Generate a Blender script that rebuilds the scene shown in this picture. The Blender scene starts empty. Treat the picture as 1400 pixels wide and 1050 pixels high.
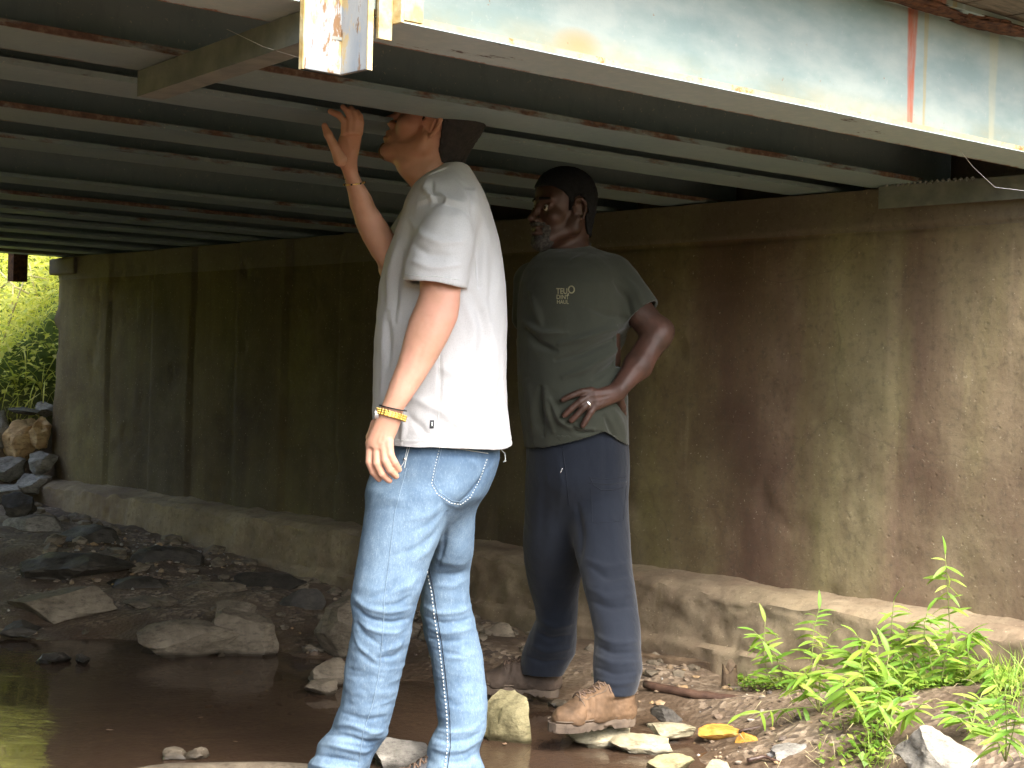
import bpy, bmesh, math, random
import numpy as np
from mathutils import Vector, Matrix
from mathutils.bvhtree import BVHTree
import openvdb

C = bpy.context.scene.collection
S = bpy.context.scene
rnd = random.Random(7)
PI = math.pi

# ------------------------------------------------------------------ camera
F_PX = 2176.6                       # focal length in photo pixels (photo 1400 x 1050)
PITCH, ROLL, TH = -0.00639, 0.02594, 0.72289
CAM_Z = 1.08
cr, sr, cp, sp = math.cos(ROLL), math.sin(ROLL), math.cos(PITCH), math.sin(PITCH)
def ray(px, py):
    x = (px-700)/F_PX; y = -(py-525)/F_PX
    x, y = x*cr - y*sr, x*sr + y*cr
    return Vector((x, cp - y*sp, sp + y*cp))
CAM = Vector((0, 0, CAM_Z))
cam = bpy.data.cameras.new('camera'); camo = bpy.data.objects.new('camera', cam); C.objects.link(camo)
cam.sensor_width = 36; cam.lens = 36*F_PX/1400; cam.clip_start = 0.05; cam.clip_end = 2000
fwd = ray(700, 525); right = (ray(701, 525)-fwd).normalized(); up = (ray(700, 524)-fwd).normalized(); fwd = fwd.normalized()
M = Matrix((right, up, -fwd)).transposed().to_4x4(); M.translation = CAM
camo.matrix_world = M; S.camera = camo
KY = 1.0
def pt(px, py, Y):                  # point seen at (px, py) at forward distance Y
    r = ray(px, py); return CAM + r*(Y*KY/r.y)
def onz(px, py, z=0.0):             # point seen at (px, py) on the level z
    r = ray(px, py); return CAM + r*((z-CAM_Z)/r.z)
Rn = np.array([list(right), list(up), list(fwd)])
def proj(P):                        # world points -> photo pixels, n x 2
    q = (np.asarray(P)-np.array(CAM)) @ Rn.T
    return np.stack([700+F_PX*q[:, 0]/q[:, 2], 525-F_PX*q[:, 1]/q[:, 2]], 1)

# ------------------------------------------------------------------ light
SUN_EL, SUN_AZ = math.radians(50), math.radians(150)      # azimuth from +Y towards +X: soft sun behind the camera, to the right
w = bpy.data.worlds.new('World'); S.world = w; w.use_nodes = True
nt = w.node_tree; bg = nt.nodes['Background']
sky = nt.nodes.new('ShaderNodeTexSky'); sky.sky_type = 'NISHITA'; sky.sun_disc = False
sky.sun_elevation = SUN_EL; sky.sun_rotation = SUN_AZ; sky.air_density = 1.0; sky.dust_density = 4.0; sky.ozone_density = 1.0
hs = nt.nodes.new('ShaderNodeHueSaturation'); hs.inputs['Saturation'].default_value = 0.8
nt.links.new(sky.outputs[0], hs.inputs['Color']); nt.links.new(hs.outputs[0], bg.inputs[0]); bg.inputs[1].default_value = 0.15
sl = bpy.data.lights.new('sun', 'SUN'); sl.energy = 0.9; sl.angle = math.radians(28); sl.color = (1, .95, .86)
so = bpy.data.objects.new('sun', sl); C.objects.link(so)
sd = Vector((math.sin(SUN_AZ)*math.cos(SUN_EL), math.cos(SUN_AZ)*math.cos(SUN_EL), math.sin(SUN_EL)))
so.rotation_euler = sd.to_track_quat('Z', 'Y').to_euler(); so.location = (0, 0, 20)
S.view_settings.view_transform = 'Standard'; S.view_settings.look = 'None'; S.view_settings.gamma = 1
S.view_settings.exposure = 2.62
S.view_settings.use_curve_mapping = False
S.cycles.max_bounces = 8; S.cycles.diffuse_bounces = 5; S.cycles.transparent_max_bounces = 12
S.cycles.use_denoising = True; S.cycles.caustics_reflective = False; S.cycles.caustics_refractive = False
S.cycles.sample_clamp_indirect = 6

# ------------------------------------------------------------------ noise
def _hash(ix, iy, iz, seed):
    n = (ix.astype(np.int64)*374761393 + iy.astype(np.int64)*668265263 + iz.astype(np.int64)*2147483647 + seed*1274126177) & 0xffffffff
    n = ((n ^ (n >> 13))*1274126177) & 0xffffffff
    n = ((n ^ (n >> 16))*2246822519) & 0xffffffff
    return ((n ^ (n >> 15)) & 0xffff)/65535.0
def vnoise(P, seed=0):
    P = np.asarray(P, float); i = np.floor(P); f = P-i; f = f*f*(3-2*f); r = 0
    for dx in (0, 1):
        for dy in (0, 1):
            for dz in (0, 1):
                wgt = (f[:, 0] if dx else 1-f[:, 0])*(f[:, 1] if dy else 1-f[:, 1])*(f[:, 2] if dz else 1-f[:, 2])
                r = r + wgt*_hash(i[:, 0]+dx, i[:, 1]+dy, i[:, 2]+dz, seed)
    return r*2-1
def fbm(P, octv=4, seed=0, gain=.5):
    P = np.asarray(P, float); r = 0; a = 1
    for k in range(octv): r = r + a*vnoise(P*2**k + 17.3*k, seed+k); a *= gain
    return r

# ------------------------------------------------------------------ objects
def tag(o, label=None, cat=None, group=None, kind=None):
    if label: o['label'] = label
    if cat: o['category'] = cat
    if group: o['group'] = group
    if kind: o['kind'] = kind
    return o
def link(o, parent=None):
    C.objects.link(o)
    if parent is not None: o.parent = parent
    return o
def empty(name, loc=(0, 0, 0), rz=0, **k):
    o = bpy.data.objects.new(name, None); C.objects.link(o); o.location = loc; o.rotation_euler = (0, 0, rz)
    o.empty_display_size = .1; return tag(o, **k)
def mesh_obj(name, V, Fc, mat=None, parent=None, smooth=True, local=False, **k):
    """V are world points unless local; with a parent they are moved into its frame"""
    V = np.asarray(V, float)
    if parent is not None and not local:
        Mi = np.array(chain(parent).inverted()); V = V @ Mi[:3, :3].T + Mi[:3, 3]
    me = bpy.data.meshes.new(name); me.from_pydata(V.tolist(), [], Fc if isinstance(Fc, list) else Fc.tolist())
    if smooth: me.polygons.foreach_set('use_smooth', [True]*len(me.polygons))
    if mat: me.materials.append(mat)
    o = bpy.data.objects.new(name, me); link(o, parent); return tag(o, **k)
def chain(o):
    m = Matrix.LocRotScale(o.location, o.rotation_euler, o.scale)
    return chain(o.parent) @ m if o.parent else m
class MB:
    def __init__(s): s.v = []; s.f = []
    def add(s, V, Fc):
        b = len(s.v); s.v += [tuple(p) for p in V]; s.f += [tuple(i+b for i in f) for f in Fc]; return s
    def box(s, x0, x1, y0, y1, z0, z1):
        return s.add([(x0, y0, z0), (x1, y0, z0), (x1, y1, z0), (x0, y1, z0), (x0, y0, z1), (x1, y0, z1), (x1, y1, z1), (x0, y1, z1)],
                     [(0, 3, 2, 1), (4, 5, 6, 7), (0, 1, 5, 4), (1, 2, 6, 5), (2, 3, 7, 6), (3, 0, 4, 7)])
    def tube(s, P, r, n=8, cap=True):
        P = [Vector(p) for p in P]; R = r if isinstance(r, (list, tuple)) else [r]*len(P)
        prev = None; rings = []
        for i, p in enumerate(P):
            d = (P[min(i+1, len(P)-1)]-P[max(i-1, 0)]).normalized()
            if prev is None:
                a = d.orthogonal().normalized()
            else:
                a = prev-d*prev.dot(d)
                a = a.normalized() if a.length > 1e-6 else d.orthogonal().normalized()
            prev = a; b = d.cross(a)
            rings.append([p+(a*math.cos(2*PI*k/n)+b*math.sin(2*PI*k/n))*R[i] for k in range(n)])
        V = [q for rg in rings for q in rg]; Fc = []
        for i in range(len(P)-1):
            for k in range(n):
                Fc.append((i*n+k, i*n+(k+1) % n, (i+1)*n+(k+1) % n, (i+1)*n+k))
        if cap: Fc += [tuple(range(n))[::-1], tuple((len(P)-1)*n+k for k in range(n))]
        return s.add(V, Fc)
    def obj(s, name, mat, parent=None, smooth=False, local=False, bevel=0, **k):
        o = mesh_obj(name, s.v, s.f, mat, parent, smooth, local, **k)
        if bevel:
            m = o.modifiers.new('bevel', 'BEVEL'); m.width = bevel; m.segments = 2; m.limit_method = 'ANGLE'
        return o

# ------------------------------------------------------------------ materials
class NM:
    def __init__(s, name):
        s.m = bpy.data.materials.new(name); s.m.use_nodes = True; s.t = s.m.node_tree; s.b = s.t.nodes['Principled BSDF']; s.out = s.t.nodes['Material Output']
        s.tc = s.t.nodes.new('ShaderNodeTexCoord')
    def n(s, ty, **kw):
        x = s.t.nodes.new(ty)
        for k, v in kw.items():
            if k in x.inputs: x.inputs[k].default_value = v
            else: setattr(x, k, v)
        return x
    def l(s, a, b): s.t.links.new(a, b)
    def coord(s, scale=(1, 1, 1), which='Object', off=(0, 0, 0)):
        mp = s.n('ShaderNodeMapping'); mp.inputs['Scale'].default_value = scale; mp.inputs['Location'].default_value = off
        s.l(s.tc.outputs[which], mp.inputs[0]); return mp.outputs[0]
    def noise(s, vec, scale, detail=6, rough=.55, dist=0):
        x = s.n('ShaderNodeTexNoise'); x.inputs['Scale'].default_value = scale; x.inputs['Detail'].default_value = detail
        x.inputs['Roughness'].default_value = rough; x.inputs['Distortion'].default_value = dist; s.l(vec, x.inputs['Vector']); return x.outputs[0]
    def ramp(s, fac, stops, interp='LINEAR'):
        x = s.n('ShaderNodeValToRGB'); x.color_ramp.interpolation = interp; e = x.color_ramp.elements
        while len(e) < len(stops): e.new(.5)
        for i, (p, c) in enumerate(stops):
            e[i].position = p; e[i].color = (*c, 1) if isinstance(c, (tuple, list)) else (c, c, c, 1)
        s.l(fac, x.inputs[0]); return x.outputs[0]
    def mix(s, fac, a, b, mode='MIX'):
        x = s.n('ShaderNodeMix', data_type='RGBA', blend_type=mode)
        for i, v in ((0, fac), (6, a), (7, b)):
            if hasattr(v, 'is_linked') or hasattr(v, 'links'): s.l(v, x.inputs[i])
            elif isinstance(v, (tuple, list)): x.inputs[i].default_value = (*v, 1)
            else: x.inputs[i].default_value = v if i == 0 else (v, v, v, 1)
        return x.outputs[2]
    def math(s, op, a, b=0, c=0, clamp=False):
        x = s.n('ShaderNodeMath', operation=op, use_clamp=clamp)
        for i, v in enumerate((a, b, c)):
            if hasattr(v, 'links'): s.l(v, x.inputs[i])
            else: x.inputs[i].default_value = v
        return x.outputs[0]
    def sep(s, vec):
        x = s.n('ShaderNodeSeparateXYZ'); s.l(vec, x.inputs[0]); return x.outputs
    def bump(s, h, strength=.3, dist=.01, prev=None):
        x = s.n('ShaderNodeBump'); x.inputs['Strength'].default_value = strength; x.inputs['Distance'].default_value = dist
        s.l(h, x.inputs['Height'])
        if prev: s.l(prev, x.inputs['Normal'])
        return x.outputs[0]
    def fin(s, col=None, rough=.6, nrm=None, spec=.4, metal=0, **k):
        if col is not None:
            if isinstance(col, (tuple, list)): s.b.inputs['Base Color'].default_value = (*col, 1)
            else: s.l(col, s.b.inputs['Base Color'])
        if hasattr(rough, 'links'): s.l(rough, s.b.inputs['Roughness'])
        else: s.b.inputs['Roughness'].default_value = rough
        if nrm is not None: s.l(nrm, s.b.inputs['Normal'])
        s.b.inputs['Specular IOR Level'].default_value = spec; s.b.inputs['Metallic'].default_value = metal
        for a, b in k.items(): s.b.inputs[a.replace('_', ' ')].default_value = b
        return s.m

def simple(name, c1, c2, scale=20, rough=.6, bump=.2, bscale=None, dist=.004, spec=.4, stretch=(1, 1, 1), **k):
    m = NM(name); v = m.coord(stretch); a = m.noise(v, scale); col = m.ramp(a, [(.35, c1), (.65, c2)])
    b = m.noise(v, bscale or scale*4, 5); return m.fin(col, rough, m.bump(b, bump, dist), spec, **k)

def steel_paint(name, base, base2, rustamt, hw, dirt=.5):
    """weathered paint over steel; object X runs along the girder, Y across it, hw = half the flange width"""
    m = NM(name); v = m.coord(); x, y, z = m.sep(v)
    col = m.mix(m.ramp(m.noise(m.coord((.6, 1, 2)), 3.5, 8), [(.35, 0), (.7, 1)]), base, base2)
    fine = m.noise(m.coord((1, 1, .35)), 34, 6, .7)
    col = m.mix(m.ramp(fine, [(.5, 0), (.75, dirt*.5)]), col, tuple(c*.45 for c in base))
    spk = m.noise(v, 95, 3, .6)
    col = m.mix(m.ramp(spk, [(.66, 0), (.72, .6)]), col, (.62, .6, .52))
    edge = m.math('MULTIPLY', m.math('ABSOLUTE', y), 1/hw)                   # 1 on the flange edges
    em = m.math('ADD', m.math('MULTIPLY', edge, .55), m.math('MULTIPLY', m.noise(m.coord((.8, 3, 3)), 7, 8, .7), .50))
    em = m.math('ADD', em, m.math('MULTIPLY', m.noise(m.coord((.5, .2, .2)), 2.1, 3), .13))
    rust = m.ramp(em, [(.84-rustamt, 0), (.9-rustamt, 1)])
    rc = m.ramp(m.noise(v, 45, 6, .7), [(.3, (.045, .022, .016)), (.5, (.12, .068, .045)), (.7, (.26, .20, .14))])
    col = m.mix(rust, col, rc)
    n = m.bump(m.noise(v, 60, 6, .7), .25, .003); n = m.bump(rust, .4, .002, n)
    return m.fin(col, .62, n, .35)

MAT = {}
MAT['girder'] = steel_paint('girder_paint', (.20, .28, .30), (.27, .34, .345), -.03, .1)
MAT['girder_bounce_lit'] = steel_paint('girder_paint_bounce_lit', (.60, .66, .62), (.68, .72, .66), -.03, .1)  # paler girder colour with light bounced from below painted in
# fascia: pale blue-green paint, chalky, yellow edge, two rust streaks at fixed places along the girder
m = NM('fascia_paint'); v = m.coord(); x, y, z = m.sep(v)
col = m.mix(m.ramp(m.noise(m.coord((.9, 1, 2.2)), 4, 8, .6), [(.38, 0), (.62, 1)]), (.165, .218, .205), (.25, .285, .26))
col = m.mix(m.ramp(m.noise(m.coord((1, 1, .25)), 22, 6, .7), [(.52, 0), (.8, .5)]), col, (.19, .24, .235))
col = m.mix(m.ramp(m.noise(v, 70, 4, .7), [(.62, 0), (.7, .5)]), col, (.30, .30, .27))
# yellowing near the bottom flange (object z = 0 is the flange underside)
low = m.math('SUBTRACT', 1, m.math('MULTIPLY', z, 11), clamp=True)
yn = m.math('MULTIPLY', low, m.ramp(m.noise(m.coord((1.2, 1, 2)), 3.2, 6, .7), [(.38, .1), (.62, 1)]))
col = m.mix(m.math('MULTIPLY', yn, .8), col, (.25, .19, .075))
yw = m.noise(v, 9, 5)
def streak(x0, wd, colr, amt, ztop=9, wob=.006):
    global col
    xx = m.math('ADD', m.math('SUBTRACT', x, x0), m.math('MULTIPLY', m.math('SUBTRACT', m.noise(m.coord((0.01, 1, 1)), 14, 3), .5), wob*2))
    ww = m.math('MULTIPLY_ADD', m.math('SUBTRACT', .32, z), -wd*1.7, wd)
    f = m.math('SUBTRACT', 1, m.math('DIVIDE', m.math('ABSOLUTE', xx), m.math('MAXIMUM', ww, wd*.35)), clamp=True)
    f = m.math('MULTIPLY', m.ramp(f, [(.05, 0), (.4, 1)]), amt)
    f = m.math('MULTIPLY', f, m.ramp(m.noise(m.coord((14, 1, 1.5)), 6, 5, .7), [(.25, .35), (.6, 1)]))
    col = m.mix(f, col, colr)
FX = {}                                    # filled by pixel columns of the photograph (positions along the girder)
def fascia_n(px, py, t=2.343):             # where the view ray meets the fascia web plane, as the coordinate along the girder
    r = ray(px, py); d = np.array([math.cos(TH), math.sin(TH)]); ww_ = np.array([-math.sin(TH), math.cos(TH)])
    k = t/(r.x*ww_[0]+r.y*ww_[1]); return k*(r.x*d[0]+r.y*d[1]), CAM_Z+k*r.z
WEB_T = 2.434
streak(fascia_n(1243, 100, WEB_T)[0], .028, (.30, .065, .02), .95)
streak(fascia_n(1262, 100, WEB_T)[0], .012, (.27, .21, .08), .7)
streak(fascia_n(1355, 100, WEB_T)[0], .03, (.33, .31, .2), .5)
# yellow blotch
bx, bz = fascia_n(788, 62, WEB_T)
dx = m.math('MULTIPLY', m.math('SUBTRACT', x, bx), 13); dz = m.math('MULTIPLY', m.math('SUBTRACT', z, bz-1.72), 26)
rr = m.math('SUBTRACT', 1, m.math('ADD', m.math('MULTIPLY', dx, dx), m.math('MULTIPLY', dz, dz)), clamp=True)
col = m.mix(m.math('MULTIPLY', rr, .75), col, (.27, .19, .07))
rs = m.ramp(m.noise(v, 26, 8, .75), [(.66, 0), (.69, 1)])
col = m.mix(rs, col, (.2, .09, .04))
edge = m.ramp(m.math('ABSOLUTE', m.math('ADD', y, .092)), [(.0, 1), (.006, 1), (.012, 0)])      # outer flange edge
col = m.mix(m.math('MULTIPLY', edge, m.math('LESS_THAN', z, .03)), col, m.ramp(m.noise(v, 8, 8, .8), [(.36, (.32, .25, .11)), (.55, (.40, .345, .19)), (.62, (.26, .10, .03))]))
# underside of the flange: grey, brown flaked patches
un = m.math('LESS_THAN', z, .0015)
uc = m.mix(m.ramp(m.noise(v, 30, 6, .7), [(.45, 0), (.7, 1)]), (.42, .54, .57), (.52, .61, .62))
pf = m.ramp(m.noise(m.coord((.7, 2.2, 1), off=(1.3, 0, 0)), 3.1, 9, .75), [(.60, 0), (.625, 1)])
uc = m.mix(pf, uc, (.07, .045, .04))
ye = m.ramp(m.math('ADD', m.math('MULTIPLY', y, 6.5), m.math('MULTIPLY', m.noise(v, 12, 6, .8), .5)), [(.78, 0), (.84, 1)])
uc = m.mix(ye, uc, (.24, .10, .05))
col = m.mix(un, col, uc)
MAT['fascia'] = m.fin(col, .55, m.bump(m.noise(v, 55, 7, .75), .22, .003), .35)
# peeling post
m = NM('post_paint'); v = m.coord()
a = m.noise(m.coord((1, 1, .28)), 26, 8, .72, .6)
col = m.mix(m.ramp(m.noise(m.coord((1, 1, .4)), 12, 6), [(.4, 0), (.6, 1)]), (.20, .235, .27), (.34, .35, .34))
col = m.mix(m.ramp(a, [(.56, 0), (.59, 1)]), col, (.17, .10, .05))
col = m.mix(m.ramp(m.noise(m.coord((1, 1, .5), off=(3, 1, 2)), 14, 7, .7), [(.54, 0), (.58, .85)]), col, (.40, .30, .13))
MAT['post'] = m.fin(col, .42, m.bump(a, .4, .003), .5)
MAT['yellow_edge'] = simple('yellowed_edge_paint', (.40, .28, .10), (.52, .46, .28), 30, .55, .5, 60)
MAT['rust'] = simple('flaking_rust', (.05, .028, .022), (.15, .07, .04), 40, .9, .8, 90, .006, .1)
MAT['deck'] = simple('deck_timber', (.09, .075, .055), (.2, .16, .12), 12, .85, .5, 40, .006, .2, stretch=(1, 6, 1))

# concrete: greenish and brown vertical stains, top band grey, wetter low down
def concrete(name, c1, c2, stain, warm, zs=1.0):
    m = NM(name); v = m.coord(); x, y, z = m.sep(v)
    base = m.mix(m.ramp(m.noise(v, 2.2, 9, .62), [(.35, 0), (.65, 1)]), c1, c2)
    vs = m.noise(m.coord((1, 2.1, .22)), 2.1, 7, .6, .3)
    base = m.mix(m.ramp(vs, [(.36, 0), (.66, .7)]), base, stain)
    vg = m.noise(m.coord((1, 1.7, .18), off=(0, 5, 2)), 2.6, 7, .62, .3)
    base = m.mix(m.ramp(vg, [(.46, 0), (.70, .6)]), base, warm)
    bl = m.noise(m.coord((1, 1, 1), off=(7, 2, 1)), 1.5, 8, .68)
    base = m.mix(m.ramp(bl, [(.36, .8), (.56, 0)]), base, (c1[0]*.62, c1[1]*.52, c1[2]*.55))
    hz_ = m.noise(m.coord((1, .35, 5)), 6, 7, .7); base = m.mix(m.ramp(hz_, [(.56, 0), (.75, .15)]), base, tuple(c*1.3 for c in c2))
    vw = m.noise(m.coord((1, 3.0, .3), off=(4, 1, 0)), 3.3, 8, .7)
    base = m.mix(m.ramp(vw, [(.60, 0), (.80, .35)]), base, tuple(c*1.4 for c in c2))
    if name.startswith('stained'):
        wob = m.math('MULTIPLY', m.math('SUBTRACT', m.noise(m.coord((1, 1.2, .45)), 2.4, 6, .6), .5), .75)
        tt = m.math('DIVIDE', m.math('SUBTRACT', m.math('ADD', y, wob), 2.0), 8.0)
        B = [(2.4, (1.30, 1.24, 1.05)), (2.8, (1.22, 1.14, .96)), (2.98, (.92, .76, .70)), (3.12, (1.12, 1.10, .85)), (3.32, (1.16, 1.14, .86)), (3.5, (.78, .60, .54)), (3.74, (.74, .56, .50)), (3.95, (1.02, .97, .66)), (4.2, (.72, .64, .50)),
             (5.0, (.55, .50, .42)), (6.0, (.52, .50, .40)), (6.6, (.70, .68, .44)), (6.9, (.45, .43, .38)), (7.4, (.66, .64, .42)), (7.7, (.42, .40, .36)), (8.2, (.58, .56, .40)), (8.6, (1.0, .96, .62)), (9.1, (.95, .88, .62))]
        bands = m.ramp(tt, [((a_-2)/8, tuple(c*(.95 if a_ < 4.1 else .72) for c in b_)) for a_, b_ in B])  # stain bands; paler right end and darker left also hold painted light falloff
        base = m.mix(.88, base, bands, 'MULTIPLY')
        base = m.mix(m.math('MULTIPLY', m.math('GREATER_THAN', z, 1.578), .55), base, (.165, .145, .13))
        ck = m.n('ShaderNodeTexVoronoi', feature='DISTANCE_TO_EDGE'); ck.inputs['Scale'].default_value = 1.1
        cv_ = m.n('ShaderNodeMix', data_type='VECTOR'); cv_.inputs[0].default_value = .18; m.l(v, cv_.inputs[4]); nz_ = m.n('ShaderNodeTexNoise'); nz_.inputs['Scale'].default_value = 3; nz_.inputs['Detail'].default_value = 6; m.l(v, nz_.inputs['Vector']); m.l(nz_.outputs[1], cv_.inputs[5]); m.l(cv_.outputs[1], ck.inputs['Vector'])
        base = m.mix(m.ramp(ck.outputs[0], [(.0, .22), (.004, 0)]), base, (.06, .05, .04))
    fl = m.noise(v, 38, 8, .75)
    base = m.mix(m.ramp(fl, [(.3, .55), (.5, 0)]), base, tuple(c*.4 for c in c1))
    base = m.mix(m.ramp(m.noise(v, 90, 4, .7), [(.64, 0), (.72, .6)]), base, tuple(min(1, c*1.9) for c in c2))
    n = m.bump(m.noise(v, 9, 10, .66), .40, .012); n = m.bump(m.noise(v, 90, 5, .7), .4, .002, n)
    pits = m.n('ShaderNodeTexVoronoi'); pits.inputs['Scale'].default_value = 26; m.l(m.coord((1, 1, 1)), pits.inputs['Vector'])
    n = m.bump(m.ramp(pits.outputs[0], [(.05, 0), (.16, 1)]), .35, .003, n)
    return m.fin(base, .88, n, .2)
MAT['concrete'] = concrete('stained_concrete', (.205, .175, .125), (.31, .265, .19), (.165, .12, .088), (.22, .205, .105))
MAT['footing'] = concrete('rough_footing_concrete', (.24, .19, .12), (.37, .30, .20), (.18, .14, .095), (.28, .215, .125))

def rockmat(name, c1, c2, c3, scale=9, rough=.8, bump=.6, wet=True):
    m = NM(name); v = m.coord(); g = m.n('ShaderNodeNewGeometry'); gz = m.sep(g.outputs['Position'])[2]
    a = m.noise(v, scale, 9, .65, .4)
    col = m.ramp(a, [(.3, c1), (.5, c2), (.68, c3)])
    col = m.mix(m.ramp(m.noise(m.coord((1, 1, 3)), scale*3.2, 8, .75), [(.35, .7), (.52, 0)]), col, tuple(k*.4 for k in c1))
    nz = m.noise(v, 14, 4)
    rg = rough
    if wet:                                   # a dark wet band along the waterline
        wl = m.ramp(m.math('ADD', gz, m.math('MULTIPLY', nz, .02)), [(.017, 1), (.034, 0)])
        col = m.mix(m.math('MULTIPLY', wl, .8), col, tuple(k*.16 for k in c1)); rg = m.math('MULTIPLY_ADD', wl, -(rough-.2), rough)
    n = m.bump(m.noise(v, scale*2, 10, .7), bump, .015); n = m.bump(m.noise(v, scale*14, 5, .7), .45, .002, n)
    return m.fin(col, rg, n, .3)
MAT['rock_pale'] = rockmat('pale_stone', (.17, .15, .09), (.33, .29, .19), (.44, .40, .28))
MAT['rock_white'] = rockmat('whitish_stone', (.17, .155, .12), (.31, .285, .235), (.42, .39, .33), 11)
MAT['rock_brown'] = rockmat('brown_stone', (.10, .08, .055), (.17, .14, .10), (.25, .21, .15), 7)
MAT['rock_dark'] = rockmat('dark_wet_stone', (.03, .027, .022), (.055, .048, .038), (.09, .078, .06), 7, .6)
MAT['rock_orange'] = rockmat('iron_stained_stone', (.42, .17, .025), (.58, .31, .06), (.60, .42, .16), 8, .65)
MAT['rock_grey'] = rockmat('grey_stone', (.15, .14, .12), (.27, .255, .225), (.38, .36, .32), 12)
MAT['rock_olive'] = rockmat('olive_stone', (.15, .135, .07), (.27, .24, .13), (.37, .33, .19), 8)
MAT['rock_tan'] = rockmat('orange_tan_boulder', (.36, .21, .09), (.52, .34, .17), (.60, .46, .26), 6)

# ground: mud, gravel and silt; banks outside grow green
m = NM('mud_and_gravel'); v = m.coord(); g = m.n('ShaderNodeNewGeometry'); pz = m.sep(g.outputs['Position'])[2]
a = m.noise(v, 2.5, 10, .65, .3)
col = m.ramp(a, [(.32, (.07, .048, .03)), (.5, (.125, .088, .057)), (.66, (.20, .15, .10))])
vo = m.n('ShaderNodeTexVoronoi'); vo.inputs['Scale'].default_value = 55; m.l(v, vo.inputs['Vector'])
hv = m.n('ShaderNodeSeparateColor'); m.l(vo.outputs['Color'], hv.inputs[0])
col = m.mix(m.ramp(m.noise(v, 5, 5), [(.45, 0), (.6, .65)]), col, m.ramp(hv.outputs[0], [(.1, (.07, .055, .045)), (.6, (.2, .15, .10)), (.95, (.42, .34, .25))]))
grn = m.ramp(pz, [(.5, 0), (1.0, 1)])
gc = m.ramp(m.noise(v, 3, 8, .7), [(.35, (.05, .075, .02)), (.6, (.10, .15, .04)), (.75, (.17, .15, .07))])
col = m.mix(grn, col, gc)
wt = m.ramp(pz, [(.0, 1), (.09, 0)])
rg = m.math('MULTIPLY_ADD', wt, -.42, .85)
col = m.mix(m.math('MULTIPLY', wt, .45), col, (.055, .032, .018))
n = m.bump(vo.outputs[0], .5, .008); n = m.bump(m.noise(v, 28, 9, .7), .55, .012, n)
MAT['ground'] = m.fin(col, rg, n, .35)

# water: clear over a brown bed, fine ripples
m = NM('stream_water'); v = m.coord(); lw = m.n('ShaderNodeFresnel'); lw.inputs['IOR'].default_value = 1.5
gl = m.n('ShaderNodeBsdfGlossy'); gl.inputs['Roughness'].default_value = .015
tr = m.n('ShaderNodeBsdfTransparent'); tr.inputs[0].default_value = (.66, .50, .36, 1)
df = m.n('ShaderNodeBsdfDiffuse'); df.inputs[0].default_value = (.15, .095, .062, 1)
mx0 = m.n('ShaderNodeMixShader'); mx0.inputs[0].default_value = .4; m.l(tr.outputs[0], mx0.inputs[1]); m.l(df.outputs[0], mx0.inputs[2])
mx = m.n('ShaderNodeMixShader'); m.l(lw.outputs[0], mx.inputs[0]); m.l(mx0.outputs[0], mx.inputs[1]); m.l(gl.outputs[0], mx.inputs[2])
rm = m.ramp(m.noise(m.coord((.7, 1.3, 1)), 1.6, 4), [(.44, .05), (.60, 1)])
h = m.math('MULTIPLY', m.noise(m.coord((1, 1.8, 1)), 16, 5, .6, .6), rm)
h = m.math('ADD', h, m.math('MULTIPLY', m.noise(m.coord((1.4, 3.2, 1)), 5, 2), .10))
bn = m.bump(h, .16, .01); m.l(bn, gl.inputs['Normal']); m.l(bn, lw.inputs['Normal'])
m.l(mx.outputs[0], m.out.inputs[0]); MAT['water'] = m.m

def leafmat(name, cols, trans=.35, rough=.5):
    m = NM(name); oi = m.n('ShaderNodeObjectInfo'); gi = m.n('ShaderNodeNewGeometry')
    ri = m.math('FRACT', m.math('ADD', oi.outputs['Random'], gi.outputs['Random Per Island']))
    col = m.ramp(ri, [(i/(len(cols)-1), c) for i, c in enumerate(cols)])
    m.fin(col, rough, None, .4)
    tl = m.n('ShaderNodeBsdfTranslucent'); m.l(m.mix(.5, col, tuple(min(1, c*2.1) for c in cols[-1])), tl.inputs[0])
    mx = m.n('ShaderNodeMixShader'); mx.inputs[0].default_value = trans
    m.l(m.b.outputs[0], mx.inputs[1]); m.l(tl.outputs[0], mx.inputs[2]); m.l(mx.outputs[0], m.out.inputs[0]); return m.m
MAT['leaf'] = leafmat('fresh_grass_leaf', [(.12, .26, .03), (.18, .35, .045), (.30, .44, .06), (.14, .27, .035), (.36, .42, .09)])
MAT['leaf_bank'] = leafmat('bank_foliage', [(.32, .40, .045), (.50, .54, .06), (.64, .64, .10), (.66, .62, .2)], .5)
MAT['leaf_dead'] = leafmat('dead_leaf', [(.10, .055, .03), (.18, .11, .065), (.28, .20, .13)], .03, .8)
MAT['stem'] = simple('plant_stem', (.18, .24, .06), (.28, .28, .10), 20, .6)
MAT['vine'] = simple('dry_vine', (.34, .28, .14), (.5, .44, .26), 20, .7)
MAT['wood'] = simple('driftwood', (.055, .036, .022), (.15, .105, .065), 14, .7, .8, 50, .006, .3, stretch=(1, 1, 1))
MAT['wood_wet'] = simple('wet_brown_branch', (.045, .026, .02), (.11, .065, .045), 20, .4, .6, 60)
MAT['web'] = simple('spider_silk', (.7, .7, .7), (.8, .8, .8), 20, .4)

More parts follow.
